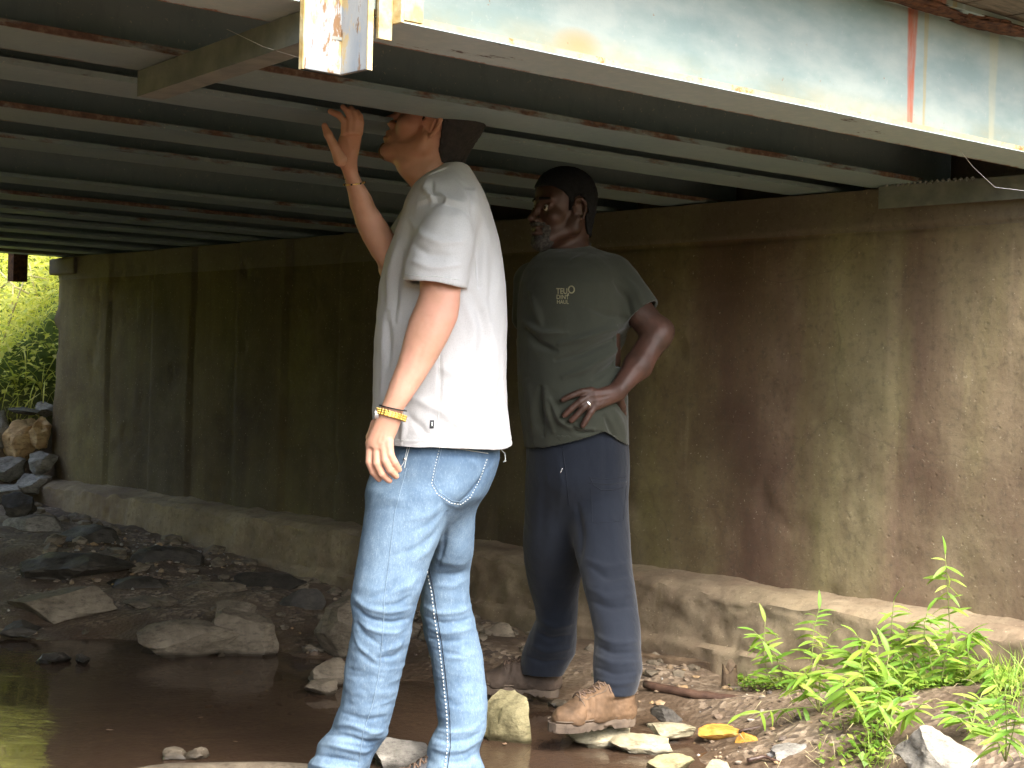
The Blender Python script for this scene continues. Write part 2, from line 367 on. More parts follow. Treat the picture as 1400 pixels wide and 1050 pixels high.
def cloth(name, stops, scale, fine, rough=.9, bump=.35, weave=None, spec=.15, sheen=.15):
    m = NM(name); v = m.coord(); a = m.noise(v, scale, 6, .6)
    col = m.ramp(a, stops)
    f = m.noise(v, fine, 4, .8)
    col = m.mix(m.ramp(f, [(.35, .28), (.55, 0)]), col, tuple(c*.55 for c in stops[0][1]))
    n = m.bump(f, bump, .0015); n = m.bump(m.noise(m.coord((1, 1, .6)), 17, 5, .6), .25, .008, n)
    m.fin(col, rough, n, spec); m.b.inputs['Sheen Weight'].default_value = sheen; return m.m
MAT['tee'] = cloth('white_cotton', [(.3, (.50, .505, .51)), (.7, (.55, .555, .56))], 3, 400, .92, .15)
MAT['olive'] = cloth('olive_grey_cotton', [(.3, (.034, .038, .029)), (.7, (.047, .050, .037))], 4, 380, .9, .2)
MAT['navy'] = cloth('navy_work_trouser', [(.3, (.008, .011, .018)), (.7, (.013, .017, .026))], 4, 380, .85, .3)
m = NM('washed_denim'); v = m.coord(); at = m.n('ShaderNodeAttribute'); at.attribute_name = 'fade'
sp_ = m.noise(m.coord((1, 1, .4)), 260, 4, .8); sl2 = m.noise(m.coord((1, 1, .35)), 45, 6, .7)
base = m.mix(m.math('ADD', m.math('MULTIPLY', at.outputs['Fac'], .8), m.math('MULTIPLY', m.math('SUBTRACT', sl2, .5), .7), clamp=True), (.065, .115, .185), (.23, .325, .41))
col = m.mix(m.ramp(sp_, [(.36, .32), (.52, 0)]), base, (.06, .11, .20))
col = m.mix(m.ramp(sp_, [(.56, 0), (.72, .28)]), col, (.52, .62, .70))
wv = m.noise(v, 420, 3, .8); col = m.mix(m.ramp(wv, [(.4, .3), (.55, 0)]), col, (.07, .12, .21))
MAT['denim'] = m.fin(col, .85, m.bump(sp_, .3, .0015), .2)
MAT['thread'] = simple('seam_thread', (.50, .55, .56), (.68, .70, .66), 200, .8)
MAT['thread_mid'] = simple('blue_grey_thread', (.13, .20, .28), (.2, .28, .36), 200, .8)
MAT['thread_dark'] = simple('dark_seam', (.006, .008, .014), (.012, .015, .024), 100, .9)

def skin(name, c1, c2, red, rough=.5, sss=.12):
    m = NM(name); v = m.coord(); a = m.noise(v, 14, 6, .6); col = m.ramp(a, [(.35, c1), (.65, c2)])
    col = m.mix(m.ramp(m.noise(v, 7, 3), [(.48, 0), (.7, .5)]), col, red)
    n = m.bump(m.noise(v, 160, 5, .7), .2, .001)
    m.fin(col, rough, n, .35); m.b.inputs['Subsurface Weight'].default_value = sss; m.b.inputs['Subsurface Radius'].default_value = (.01, .004, .002)
    m.b.inputs['Subsurface Scale'].default_value = .6
    return m.m
MAT['skin_light'] = skin('light_skin', (.50, .27, .18), (.58, .33, .235), (.56, .23, .17))
MAT['skin_dark'] = skin('dark_skin', (.05, .026, .018), (.085, .043, .030), (.10, .042, .032), .5, .05)
MAT['hair'] = simple('dark_brown_hair', (.010, .008, .007), (.028, .022, .018), 60, .7, .9, 240, .003, .3)
MAT['hair_black'] = simple('black_hair', (.008, .008, .009), (.016, .016, .018), 60, .8, .9, 300, .003, .2)
MAT['beard'] = simple('greying_beard', (.02, .018, .018), (.10, .095, .09), 140, .8, .9, 300, .003, .2)
MAT['stubble'] = simple('brown_stubble', (.11, .065, .045), (.2, .12, .08), 120, .8, .8, 260, .002, .2)
MAT['hair_fade'] = simple('cropped_hair_fade', (.045, .03, .022), (.16, .09, .06), 260, .8, .6, 300, .002, .2)
MAT['gold'] = simple('gold_metal', (.75, .50, .12), (.85, .62, .2), 60, .28, .1, metal=.95)
MAT['silver'] = simple('silver_metal', (.7, .7, .7), (.85, .85, .85), 60, .25, .1, metal=.9)
MAT['black'] = simple('black_cord', (.012, .012, .012), (.025, .022, .02), 80, .6)
MAT['eye'] = simple('eye_white', (.6, .58, .54), (.7, .68, .64), 20, .25, 0)
MAT['iris'] = simple('dark_iris', (.012, .008, .006), (.03, .02, .012), 90, .15, 0)
MAT['teeth'] = simple('teeth', (.55, .52, .46), (.62, .6, .54), 30, .35, 0)
MAT['nail'] = simple('fingernail', (.42, .30, .25), (.5, .36, .31), 30, .35, 0)
MAT['print'] = simple('tan_print', (.20, .185, .11), (.27, .25, .16), 160, .85, .1)
MAT['tag'] = simple('black_woven_tag', (.018, .02, .024), (.03, .032, .036), 100, .8)
MAT['boot'] = simple('tan_work_boot_leather', (.055, .034, .019), (.15, .092, .052), 16, .75, .5, 60, .004, .25)
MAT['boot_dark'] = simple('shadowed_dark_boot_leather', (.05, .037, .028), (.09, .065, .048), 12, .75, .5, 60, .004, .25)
MAT['sole'] = simple('boot_rubber_sole', (.07, .052, .038), (.14, .105, .075), 18, .8, .5, 70)
MAT['lace'] = simple('boot_lace', (.07, .045, .03), (.15, .10, .07), 90, .8)
MAT['shoe'] = simple('dark_sneaker', (.04, .04, .045), (.09, .09, .09), 30, .7)
# ------------------------------------------------------------------ bridge (local axes: X along the beams towards the wall, Y across the road, Z up)
SOFFIT = 1.72; WALL_N = 4.338; T0, T1 = 2.343, 9.14
def bw(n, t, z=0.0):                # bridge coordinates -> world
    return Vector((n*math.cos(TH)-t*math.sin(TH), n*math.sin(TH)+t*math.cos(TH), z))
def wb(P):
    P = np.asarray(P); return P[:, 0]*math.cos(TH)+P[:, 1]*math.sin(TH), -P[:, 0]*math.sin(TH)+P[:, 1]*math.cos(TH)
bridge = empty('road_bridge', (0, 0, 0), TH, label='low steel beam bridge with peeling pale paint and rusty flanges spanning the stream', cat='bridge')
GD, FT = .335, .014
def ibeam(hw, n0=-3.75, n1=WALL_N+.28, ragged=0.0, seed=0, step=.05):
    """I-section swept along X in many short steps so its lower flange edges can be a little uneven"""
    N = int((n1-n0)/step)+1; xs = np.linspace(n0, n1, N)
    prof = [(-hw, 0), (hw, 0), (hw, FT), (.006, FT+.004), (.006, GD-.004), (hw, GD), (hw, GD+FT), (-hw, GD+FT), (-hw, GD), (-.006, GD-.004), (-.006, FT+.004), (-hw, FT)]
    V = []
    e0 = fbm(np.stack([xs*5, xs*0+seed, xs*0], 1), 5, seed)*ragged; e1 = fbm(np.stack([xs*5, xs*0+seed+9, xs*0], 1), 5, seed+3)*ragged
    for i, x in enumerate(xs):
        for (y, z) in prof:
            yy = y
            if z <= FT and abs(y) > .01: yy = y + (e0[i] if y < 0 else e1[i])
            V.append((x, yy, z))
    k = len(prof); Fc = []
    for i in range(N-1):
        for j in range(k): Fc.append((i*k+j, (i+1)*k+j, (i+1)*k+(j+1) % k, i*k+(j+1) % k))
    Fc += [tuple(range(k)), tuple((N-1)*k+j for j in range(k))[::-1]]
    return V, Fc
girders = [(2.343, 2.525), (2.941, 3.156), (3.309, 3.499), (3.873, 4.097), (4.401, 4.607), (5.322, 5.513), (5.87, 6.10), (6.447, 6.64),
           (6.88, 7.06), (7.417, 7.60), (7.984, 8.17), (8.55, 8.73), (9.0, 9.139)]
for i, (a, b) in enumerate(girders):
    V, Fc = ibeam((b-a)/2, ragged=.0025 if i else .0012, seed=i)
    g = mesh_obj('fascia_girder' if i in (0, 12) else 'girder', V, Fc, MAT['fascia'] if i in (0, 12) else MAT['girder'], bridge, smooth=False, local=True)
    g.location = (0, (a+b)/2, SOFFIT)
    if i == 0: g['label'] = 'pale blue-green outer girder with yellowed edge and red rust streak'
    # undersides of the inner flanges take the paler colour that paints in bounced light
    if i not in (0, 12):
        g.data.materials.append(MAT['girder_bounce_lit']); pl = g.data.polygons
        for p in pl:
            if p.normal.z < -.9 and p.center.z < .01: p.material_index = 1
    if i == 0:
        # flaked rust hanging under the top flange
        for (px, pz, ww, hh) in ((1268, 0, .17, .035), (1362, 22, .16, .045)):
            n_, z_ = fascia_n(px, pz, 2.37)
            rv, rf = [], []
            bm = bmesh.new(); bmesh.ops.create_icosphere(bm, subdivisions=4, radius=1)
            vv = np.array([v.co for v in bm.verts]); q = fbm(vv*3, 5, px)
            vv = vv*(1+.35*q[:, None])*np.array([ww, hh*1.1, .010]); vv += np.array([n_, -.05, GD-.002])
            mesh_obj('rust_flake', vv, [[v.index for v in f.verts] for f in bm.faces], MAT['rust'], g, local=True); bm.free()
for i in range(len(girders)-1):      # diaphragms between the beams
    t0 = (girders[i][0]+girders[i][1])/2+.008; t1 = (girders[i+1][0]+girders[i+1][1])/2-.008
    for n_ in ((-1.6, 1.15) if i % 2 else (-.9, 1.75)):
        if i < 4: continue
        MB().box(n_, n_+.008, t0, t1, SOFFIT+.05, SOFFIT+GD-.03).box(n_, n_+.06, t0, t1, SOFFIT+.042, SOFFIT+.05).obj('diaphragm', MAT['girder'], bridge, local=True)
# timber deck and kerb
z0 = SOFFIT+GD+FT+.002
k = 0
for n_ in np.arange(-4.2, 5.0, .2):
    MB().box(n_, n_+.192, T0-.16+rnd.uniform(-.015, .015), T1+.16, z0, z0+.09+rnd.uniform(-.003, .003)).obj('deck_plank', MAT['deck'], bridge, local=True)
MB().box(-4.2, 5.0, T0-.1, T1+.1, z0+.096, z0+.17).obj('road_surface', simple('road_surface_asphalt', (.04, .04, .04), (.07, .07, .068), 30, .9, .5), bridge, local=True)
# guard-rail post: an angle iron whose hollow faces us, bolted outside the outer girder
def post(n_, t_, label=None, sgn=1):
    m_ = MB(); zb, zt = SOFFIT-.118, 3.1; L = .088; th = .009
    # vertex of the angle is farthest from the road edge viewer; legs run back along the girder and outwards
    m_.box(n_-L, n_, t_-th*sgn if sgn > 0 else t_, t_ if sgn > 0 else t_+th, zb, zt)
    m_.box(n_-th, n_, t_-L if sgn > 0 else t_+th, t_-th if sgn > 0 else t_+L, zb, zt)
    o = m_.obj('guardrail_post', MAT['post'], bridge, local=True, label=label, bevel=.0015)
    e = MB(); e.box(n_-L-.0025, n_-L+.0005, t_-.011 if sgn > 0 else t_-.001, t_+.001, zb-.001, zt)
    e.box(n_-th-.001, n_+.001, t_-L-.0025, t_-L+.001, zb-.001, zt)
    if sgn > 0: e.obj('post_edge', MAT['yellow_edge'], o, local=True)
    return o
# position of the post: its vertex line passes (467, 97) in the photo
tv = T0-.004
r_ = ray(467, 97); kk = tv/(-r_.x*math.sin(TH)+r_.y*math.cos(TH)); PN = kk*(r_.x*math.cos(TH)+r_.y*math.sin(TH))
post(PN, tv, 'pale peeling angle-iron guard rail post hanging below the outer girder')
PN2 = kk
# little bracket plate beside the post
bn, _ = fascia_n(519, 40, T0-.012)
MB().box(bn, bn+.007, T0-.075, T0+.004, SOFFIT-.02, SOFFIT+.12).box(bn+.007, bn+.05, T0-.075, T0-.067, SOFFIT-.015, SOFFIT+.1).obj('post_bracket', MAT['yellow_edge'], bridge, local=True, bevel=.001)
MB().box(bn-.03, bn, T0-.05, T0-.042, SOFFIT-.05, SOFFIT+.14).obj('post_bracket', MAT['yellow_edge'], bridge, local=True, bevel=.001)
for sg in (2.2, -1.4): post(PN-sg*.0-(2.1 if sg > 0 else -4.6)*1.0, tv)
# far rail post whose foot shows as a dark block in the opening
r_ = ray(24, 371); kf = (T1+.05)/(-r_.x*math.sin(TH)+r_.y*math.cos(TH)); nf = kf*(r_.x*math.cos(TH)+r_.y*math.sin(TH))
MB().box(nf-.045, nf+.045, T1+.01, T1+.09, CAM_Z+kf*ray(24, 385).z, 3.0).obj('guardrail_post', MAT['rust'], bridge, local=True)
# steel rail along the top (above the picture)
for tt in (T0-.06, T1+.1):
    MB().box(-3.8, 4.6, tt-.02, tt+.02, 2.75, 3.0).obj('guardrail', MAT['girder_bounce_lit'], bridge, local=True)
# cross brace: an angle iron hung under the first two beams
r_ = ray(190, 94); ke = girders[1][1]/(-r_.x*math.sin(TH)+r_.y*math.cos(TH)); BN = ke*(r_.x*math.cos(TH)+r_.y*math.sin(TH))
def tray(px, py, z):
    p = onz(px, py, z); return wb([[p.x, p.y]])
e1 = tray(413, 40, SOFFIT); e1n, e1t = float(e1[0][0]), float(e1[1][0])
br = MB(); tA, tB = girders[1][1]-.002, T0-.01
zt_, zb_ = SOFFIT-.002, SOFFIT-.058
# runs from (BN, tA) to (PN-.05, tB)
A = Vector((BN, tA, 0)); B = Vector((PN-.055, tB, 0)); u = (B-A).normalized(); nn = Vector((-u.y, u.x, 0))
def brv(s_, o_, z): p = A+u*s_+nn*o_; return (p.x, p.y, z)
Lb = (B-A).length
def slab(mb, s0, s1, o0, o1, za, zb): mb.add([brv(s0, o0, za), brv(s1, o0, za), brv(s1, o1, za), brv(s0, o1, za), brv(s0, o0, zb), brv(s1, o0, zb), brv(s1, o1, zb), brv(s0, o1, zb)], [(0, 3, 2, 1), (4, 5, 6, 7), (0, 1, 5, 4), (1, 2, 6, 5), (2, 3, 7, 6), (3, 0, 4, 7)])
slab(br, 0, Lb, -.004, .004, zb_, zt_); slab(br, 0, Lb, .004, .055, zb_, zb_+.006)
bo = mesh_obj('cross_brace', [tuple(v) for v in br.v], br.f, None, bridge, smooth=False, local=True, label='grey angle-iron cross brace hung under the first two beams')
bo.data.materials.append(simple('brace_paint', (.16, .175, .16), (.24, .25, .22), 16, .6, .4, 60))
# end angle on the wall top, between the first two beams
ea = MB(); ea.box(WALL_N-.045, WALL_N-.037, T0-1.2, girders[1][1]-.06, SOFFIT-.075, SOFFIT-.004).box(WALL_N-.037, WALL_N+.02, T0-1.2, girders[1][1]-.06, SOFFIT-.011, SOFFIT-.004)
ea.obj('bearing_angle', bpy.data.materials['brace_paint'], bridge, local=True, label='grey steel angle lying along the top of the wall')
wl = MB()
for q in range(16):
    wl.tube([(WALL_N-.05, girders[1][1]-.09-q*.021, SOFFIT-.004+rnd.uniform(-.004, .004)), (WALL_N-.045, girders[1][1]-.095-q*.021, SOFFIT+.001)], .006, 5)
wl.obj('weld_beads', bpy.data.materials['brace_paint'], bridge, local=True, kind='stuff')

# ------------------------------------------------------------------ abutment
abut = empty('abutment_wall', (0, 0, 0), TH, label='weathered stained concrete abutment wall on a rough footing behind the two men', cat='wall')
def grid_surf(name, us, vs, fn, mat, parent, **k):
    U, Vv = np.meshgrid(us, vs); P = fn(U.ravel(), Vv.ravel()); nu, nv = len(us), len(vs)
    i = np.arange((nu-1)*(nv-1)); r = i//(nu-1); c = i % (nu-1); a = r*nu+c
    Fc = np.stack([a, a+1, a+1+nu, a+nu], 1)
    return mesh_obj(name, P, Fc, mat, parent, local=True, **k)
ts = np.concatenate([np.linspace(-2.5, 1.9, 60), np.arange(1.92, 9.15, .022), [9.152]])
seams = [2.05, 3.05, 4.25, 5.2, 6.15, 6.6, 7.05, 7.5, 7.95, 8.45]
offs = [0, -.002, .003, .0, .012, -.006, .010, -.004, .012, -.008, .006]
def wall_fn(t, z):
    q = np.stack([t*1.4, z*1.4, t*0], 1)
    d = fbm(q, 5, 3)*.007 + fbm(q*6, 4, 8)*.003
    idx = np.searchsorted(seams, t+.012*vnoise(np.stack([z*3, t*0, t*0], 1), 5)); d += np.array(offs)[idx]
    for s_ in seams[4:]: d += -.003*np.exp(-((t-s_)/.016)**2)
    zj = SOFFIT-.146-.02*(t-2.5)*0+.008*vnoise(np.stack([t*2.5, t*0, t*0], 1), 11)      # pour joint
    d += -.016*np.exp(-((z-zj)/.012)**2)*(t < 5.2)*(.55+.45*vnoise(np.stack([t*4, t*0+3, t*0], 1), 12))
    d += np.where(z > zj, .004, 0)*(t < 5.2)
    chip = np.clip(fbm(np.stack([t*5, z*5, t*0], 1), 4, 21)-.62, 0, 1)*.03
    d -= chip
    end = np.clip((t-9.06)/.09, 0, 1)                                                     # ragged far corner
    d -= end*(.03+.03*vnoise(np.stack([z*9, t*0, t*0], 1), 30))
    return np.stack([WALL_N-d, t, z], 1)
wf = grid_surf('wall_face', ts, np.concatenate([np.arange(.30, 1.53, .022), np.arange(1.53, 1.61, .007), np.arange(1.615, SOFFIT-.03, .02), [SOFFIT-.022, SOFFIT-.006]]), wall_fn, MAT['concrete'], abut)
# wall body behind the face: top seat, back wall, far end
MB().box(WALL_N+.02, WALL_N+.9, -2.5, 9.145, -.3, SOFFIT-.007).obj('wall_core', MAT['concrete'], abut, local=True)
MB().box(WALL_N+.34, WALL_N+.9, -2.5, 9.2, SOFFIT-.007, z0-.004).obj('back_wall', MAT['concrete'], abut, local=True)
# ragged seat corner at the far end
cv = MB(); cv.box(WALL_N-.03, WALL_N+.4, 8.86, 9.2, SOFFIT-.11, SOFFIT-.012)
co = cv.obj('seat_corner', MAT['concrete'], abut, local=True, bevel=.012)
# footing: sloping top and rough front
def foot_fn(t, v):
    # v 0..1 over the top ledge, 1..2 down the front
    prot = .165+.008*vnoise(np.stack([t*1.2, t*0, t*0], 1), 40)+.01*(t > 6)
    top = np.clip(v, 0, 1); frt = np.clip(v-1, 0, 1)
    n_ = WALL_N+.03-top*(prot+.03)-frt*.035-.022*((frt > .42)*1.0)*(.7+.3*vnoise(np.stack([t*6, t*0, t*0], 1), 41))
    z = .376-.022*top-frt*.46
    rough = fbm(np.stack([t*5, z*6, t*0], 1), 5, 44)*.009+fbm(np.stack([t*17, z*17, t*0], 1), 4, 47)*.010+np.abs(fbm(np.stack([t*9, z*9, t*0+3], 1), 4, 48))*.006+fbm(np.stack([t*38, z*38, t*0], 1), 3, 49)*.006*(v > .9)
    lump = np.clip(fbm(np.stack([t*4, v*1.5, t*0], 1), 4, 51)-.5, 0, 1)*.02
    edge = np.exp(-((v-1)/.12)**2)
    n_ = n_-rough*np.clip(v*1.5, 0, 1)*(.25+.35*(v > 1))-lump*edge*.5
    z = z+fbm(np.stack([t*9, v*3, t*0], 1), 5, 55)*.008*(v < 1.05)+.010*np.exp(-(v/.2)**2)*np.clip(fbm(np.stack([t*4, t*0, t*0], 1), 4, 57)+.2, 0, 1)-edge*.012*(1+vnoise(np.stack([t*11, t*0, t*0], 1), 58))
    return np.stack([n_, t, z], 1)
tf = np.concatenate([np.linspace(-2.5, 1.9, 80), np.arange(1.92, 9.3, .02), [9.31]])
grid_surf('footing', tf, np.concatenate([np.linspace(0, 1, 16), np.linspace(1.03, 2, 32)]), foot_fn, MAT['footing'], abut, label='rough concrete footing ledge at the foot of the wall').data.set_sharp_from_angle(angle=math.radians(50))
MB().box(WALL_N-.16, WALL_N+.2, 9.2, 9.3, -.2, .32).obj('footing_end', MAT['footing'], abut, local=True)
# opposite abutment, out of sight to the left: closes the space under the bridge
ab2 = empty('opposite_abutment', (0, 0, 0), TH, label='concrete abutment on the near bank, outside the picture on the left', cat='wall')
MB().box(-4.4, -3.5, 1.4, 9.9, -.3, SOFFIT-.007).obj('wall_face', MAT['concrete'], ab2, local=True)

# ------------------------------------------------------------------ terrain: one sheet out to the horizon
def spaced(c0, c1, step, far, grow=1.22):
    a = list(np.arange(c0, c1, step)); s_ = step
    while a[-1] < far: s_ *= grow; a.append(a[-1]+s_)
    s_ = step; lo = [c0]
    while lo[-1] > -far: s_ *= grow; lo.append(lo[-1]-s_)
    return np.array(lo[:0:-1]+a)
WT = ([-3, 1.5, 2.5, 3.0, 4.0, 4.5, 5.4, 5.8, 7.0, 9.0, 12, 30], [1.2, 1.0, .85, .92, .80, 1.05, 1.1, 1.55, 2.3, 2.7, 2.6, 2.4])
HT = ([-3, 1.5, 2.3, 2.9, 3.3, 4.0, 5.0, 5.8, 7.0, 9.0, 12], [.5, .40, .27, .15, .08, .07, .06, .09, .16, .24, .5])
def ground_z(x, y):
    n_, t = wb(np.stack([x, y], 1)); s_ = WALL_N-n_
    wd = np.interp(t, *WT); hb = np.interp(t, *HT)
    P = np.stack([x, y, x*0], 1)
    e = np.clip(1-s_/(wd*1.75), 0, 1); e = e*e*(3-2*e)
    wob = fbm(P*1.7, 4, 60)
    z = -.10+(hb+.10)*np.clip(e*1.28, 0, 1.05)+wob*.022+fbm(P*7, 4, 63)*.012
    # the far bank of the stream (left, behind the camera side)
    f = np.clip((-n_-2.1)/1.4, 0, 1); z += f*f*(3-2*f)*.5
    # behind the wall and outside it the ground rises to the road
    beh = np.clip((n_-WALL_N-.3)/.5, 0, 1)*((t > -2.6) & (t < 9.2)); z = np.maximum(z, beh*1.98-.1)
    # banks outside the bridge
    out = np.clip((t-9.2)/.5, 0, 1)
    z += out*(np.clip((n_-3.55), 0, 5)*.95+fbm(P*1.1, 4, 70)*.14*np.clip(n_-2.6, 0, 1))
    out2 = np.clip((-2.7-t)/1.5, 0, 1); z += out2*np.clip(n_-3.4, 0, 4)*.7
    o3 = np.clip((np.abs(t-5.8)-4.2)/2, 0, 1); z += o3*np.clip(-n_-3.4, 0, 5)*.6
    o4 = ((-n_-4.2) > 0)*(1-o3); z = np.maximum(z, o4*1.98*np.clip((-n_-4.0)/.4, 0, 1)-.1)
    # rolling land far off
    r = np.sqrt(x*x+y*y); z += np.clip((r-30)/200, 0, 1)*(8+6*fbm(P*.01, 3, 80)); z += np.clip((t-16)/14, 0, 1)*3.5*np.clip((r-12)/10, 0, 1)
    return z
xs = spaced(-4.2, 2.6, .035, 900); ys = spaced(2.4, 12.0, .04, 900)
gr = grid_surf('ground', xs, ys, lambda x, y: np.stack([x, y, ground_z(x, y)], 1), MAT['ground'], None, kind='structure')
def gz(x, y): return float(ground_z(np.array([x]), np.array([y]))[0])
# water: a sheet at level 0 along the channel, in bridge axes
wo = grid_surf('stream_water', np.linspace(-3.2, 4.2, 60), np.linspace(-14, 26, 160), lambda a, b: np.stack([a*math.cos(TH)-b*math.sin(TH), a*math.sin(TH)+b*math.cos(TH), a*0], 1), MAT['water'], None, kind='structure')

# ------------------------------------------------------------------ bank vegetation beyond the bridge, seen through the opening and in the water
def leaf_cloud(name, pts, dirs, L, W, mat, parent=None, droop=.3, seg=2, **k):
    """one mesh of many folded leaves"""
    V = []; Fc = []
    r2 = random.Random(5)
    for p, d, l, wd in zip(pts, dirs, L, W):
        d = Vector(d).normalized(); sd_ = d.cross(Vector((r2.uniform(-.4, .4), r2.uniform(-.4, .4), 1))).normalized(); b = len(V); p = Vector(p)
        mid = p+d*l*.45; tip = p+d*l+Vector((0, 0, -droop*l))
        V += [p, mid+sd_*wd, tip, mid-sd_*wd]
        Fc += [(b, b+1, b+3), (b+1, b+2, b+3)]
    return mesh_obj(name, [tuple(v) for v in V], Fc, mat, parent, smooth=False, **k)
P_, D_, L_, W_ = [], [], [], []
def spots(lst):
    q = [bw(a, b) for a, b in lst]; zz = ground_z(np.array([p.x for p in q]), np.array([p.y for p in q])); return [(p, float(z)) for p, z in zip(q, zz)]
for p, zz in spots([(rnd.uniform(3.6, 6), rnd.uniform(9.4, 12)) if rnd.random() < .45 else (rnd.uniform(3.55, 8.5), rnd.uniform(9.45, 15.5)) for q in range(34000)]):
    if zz < .3: continue
    h = rnd.random()**1.6*.5
    P_.append((p.x, p.y, zz+h)); D_.append((rnd.gauss(0, 1), rnd.gauss(0, 1)-.4, rnd.uniform(-.2, .9))); s_ = rnd.uniform(.03, .085)
    L_.append(s_); W_.append(s_*rnd.uniform(.15, .34))
for p, zz in spots([(rnd.uniform(3.6, 7.5), rnd.uniform(9.4, 14)) for q in range(9000)]):     # long grass blades
    if zz < .6: continue
    P_.append((p.x, p.y, zz)); D_.append((rnd.gauss(0, .5), rnd.gauss(0, .5), 1)); L_.append(rnd.uniform(.15, .5)); W_.append(rnd.uniform(.003, .007))
leaf_cloud('bank_foliage', P_, D_, L_, W_, MAT['leaf_bank'], kind='stuff')
# leafy mass added to keep sky light out at the far side (light green mass, seen in reflections)
P_, D_, L_, W_ = [], [], [], []
for p, zz in spots([(rnd.uniform(-6, 9), rnd.uniform(12.2, 16)) for q in range(14000)]):
    n_ = -p.x*0; h_ = rnd.random()*2.2
    P_.append((p.x, p.y, zz+h_)); D_.append((rnd.gauss(0, 1), rnd.gauss(0, 1), rnd.uniform(-.3, .8))); s_ = rnd.uniform(.10, .26); L_.append(s_); W_.append(s_*.3)
leaf_cloud('sky_block_foliage', P_, D_, L_, W_, MAT['leaf_bank'], kind='stuff')
# vines hanging across the opening
vn = [[(0, 395), (18, 380), (34, 352)], [(3, 470), (20, 420), (32, 385)], [(0, 372), (20, 392), (40, 402)], [(28, 375), (45, 378), (66, 382), (60, 400)], [(18, 392), (15, 450), (14, 500)], [(40, 360), (44, 385), (52, 410)]]
for i, v_ in enumerate(vn):
    Yv = 10.2+.12*i
    MB().tube([pt(a, b, Yv) for a, b in v_], .006, 5).obj('hanging_vine', MAT['vine'], None, smooth=True,
        label=['thin dry vine slanting up to the far deck edge', 'dry vine leaning steeply behind the far rail post', 'dry vine crossing below the far rail post', 'bent dry vine beside the far corner of the wall', 'thin upright dry vine in the left opening', 'short dry vine curling under the far deck edge'][i], cat='vine', group='dry vines in the opening beyond the bridge')
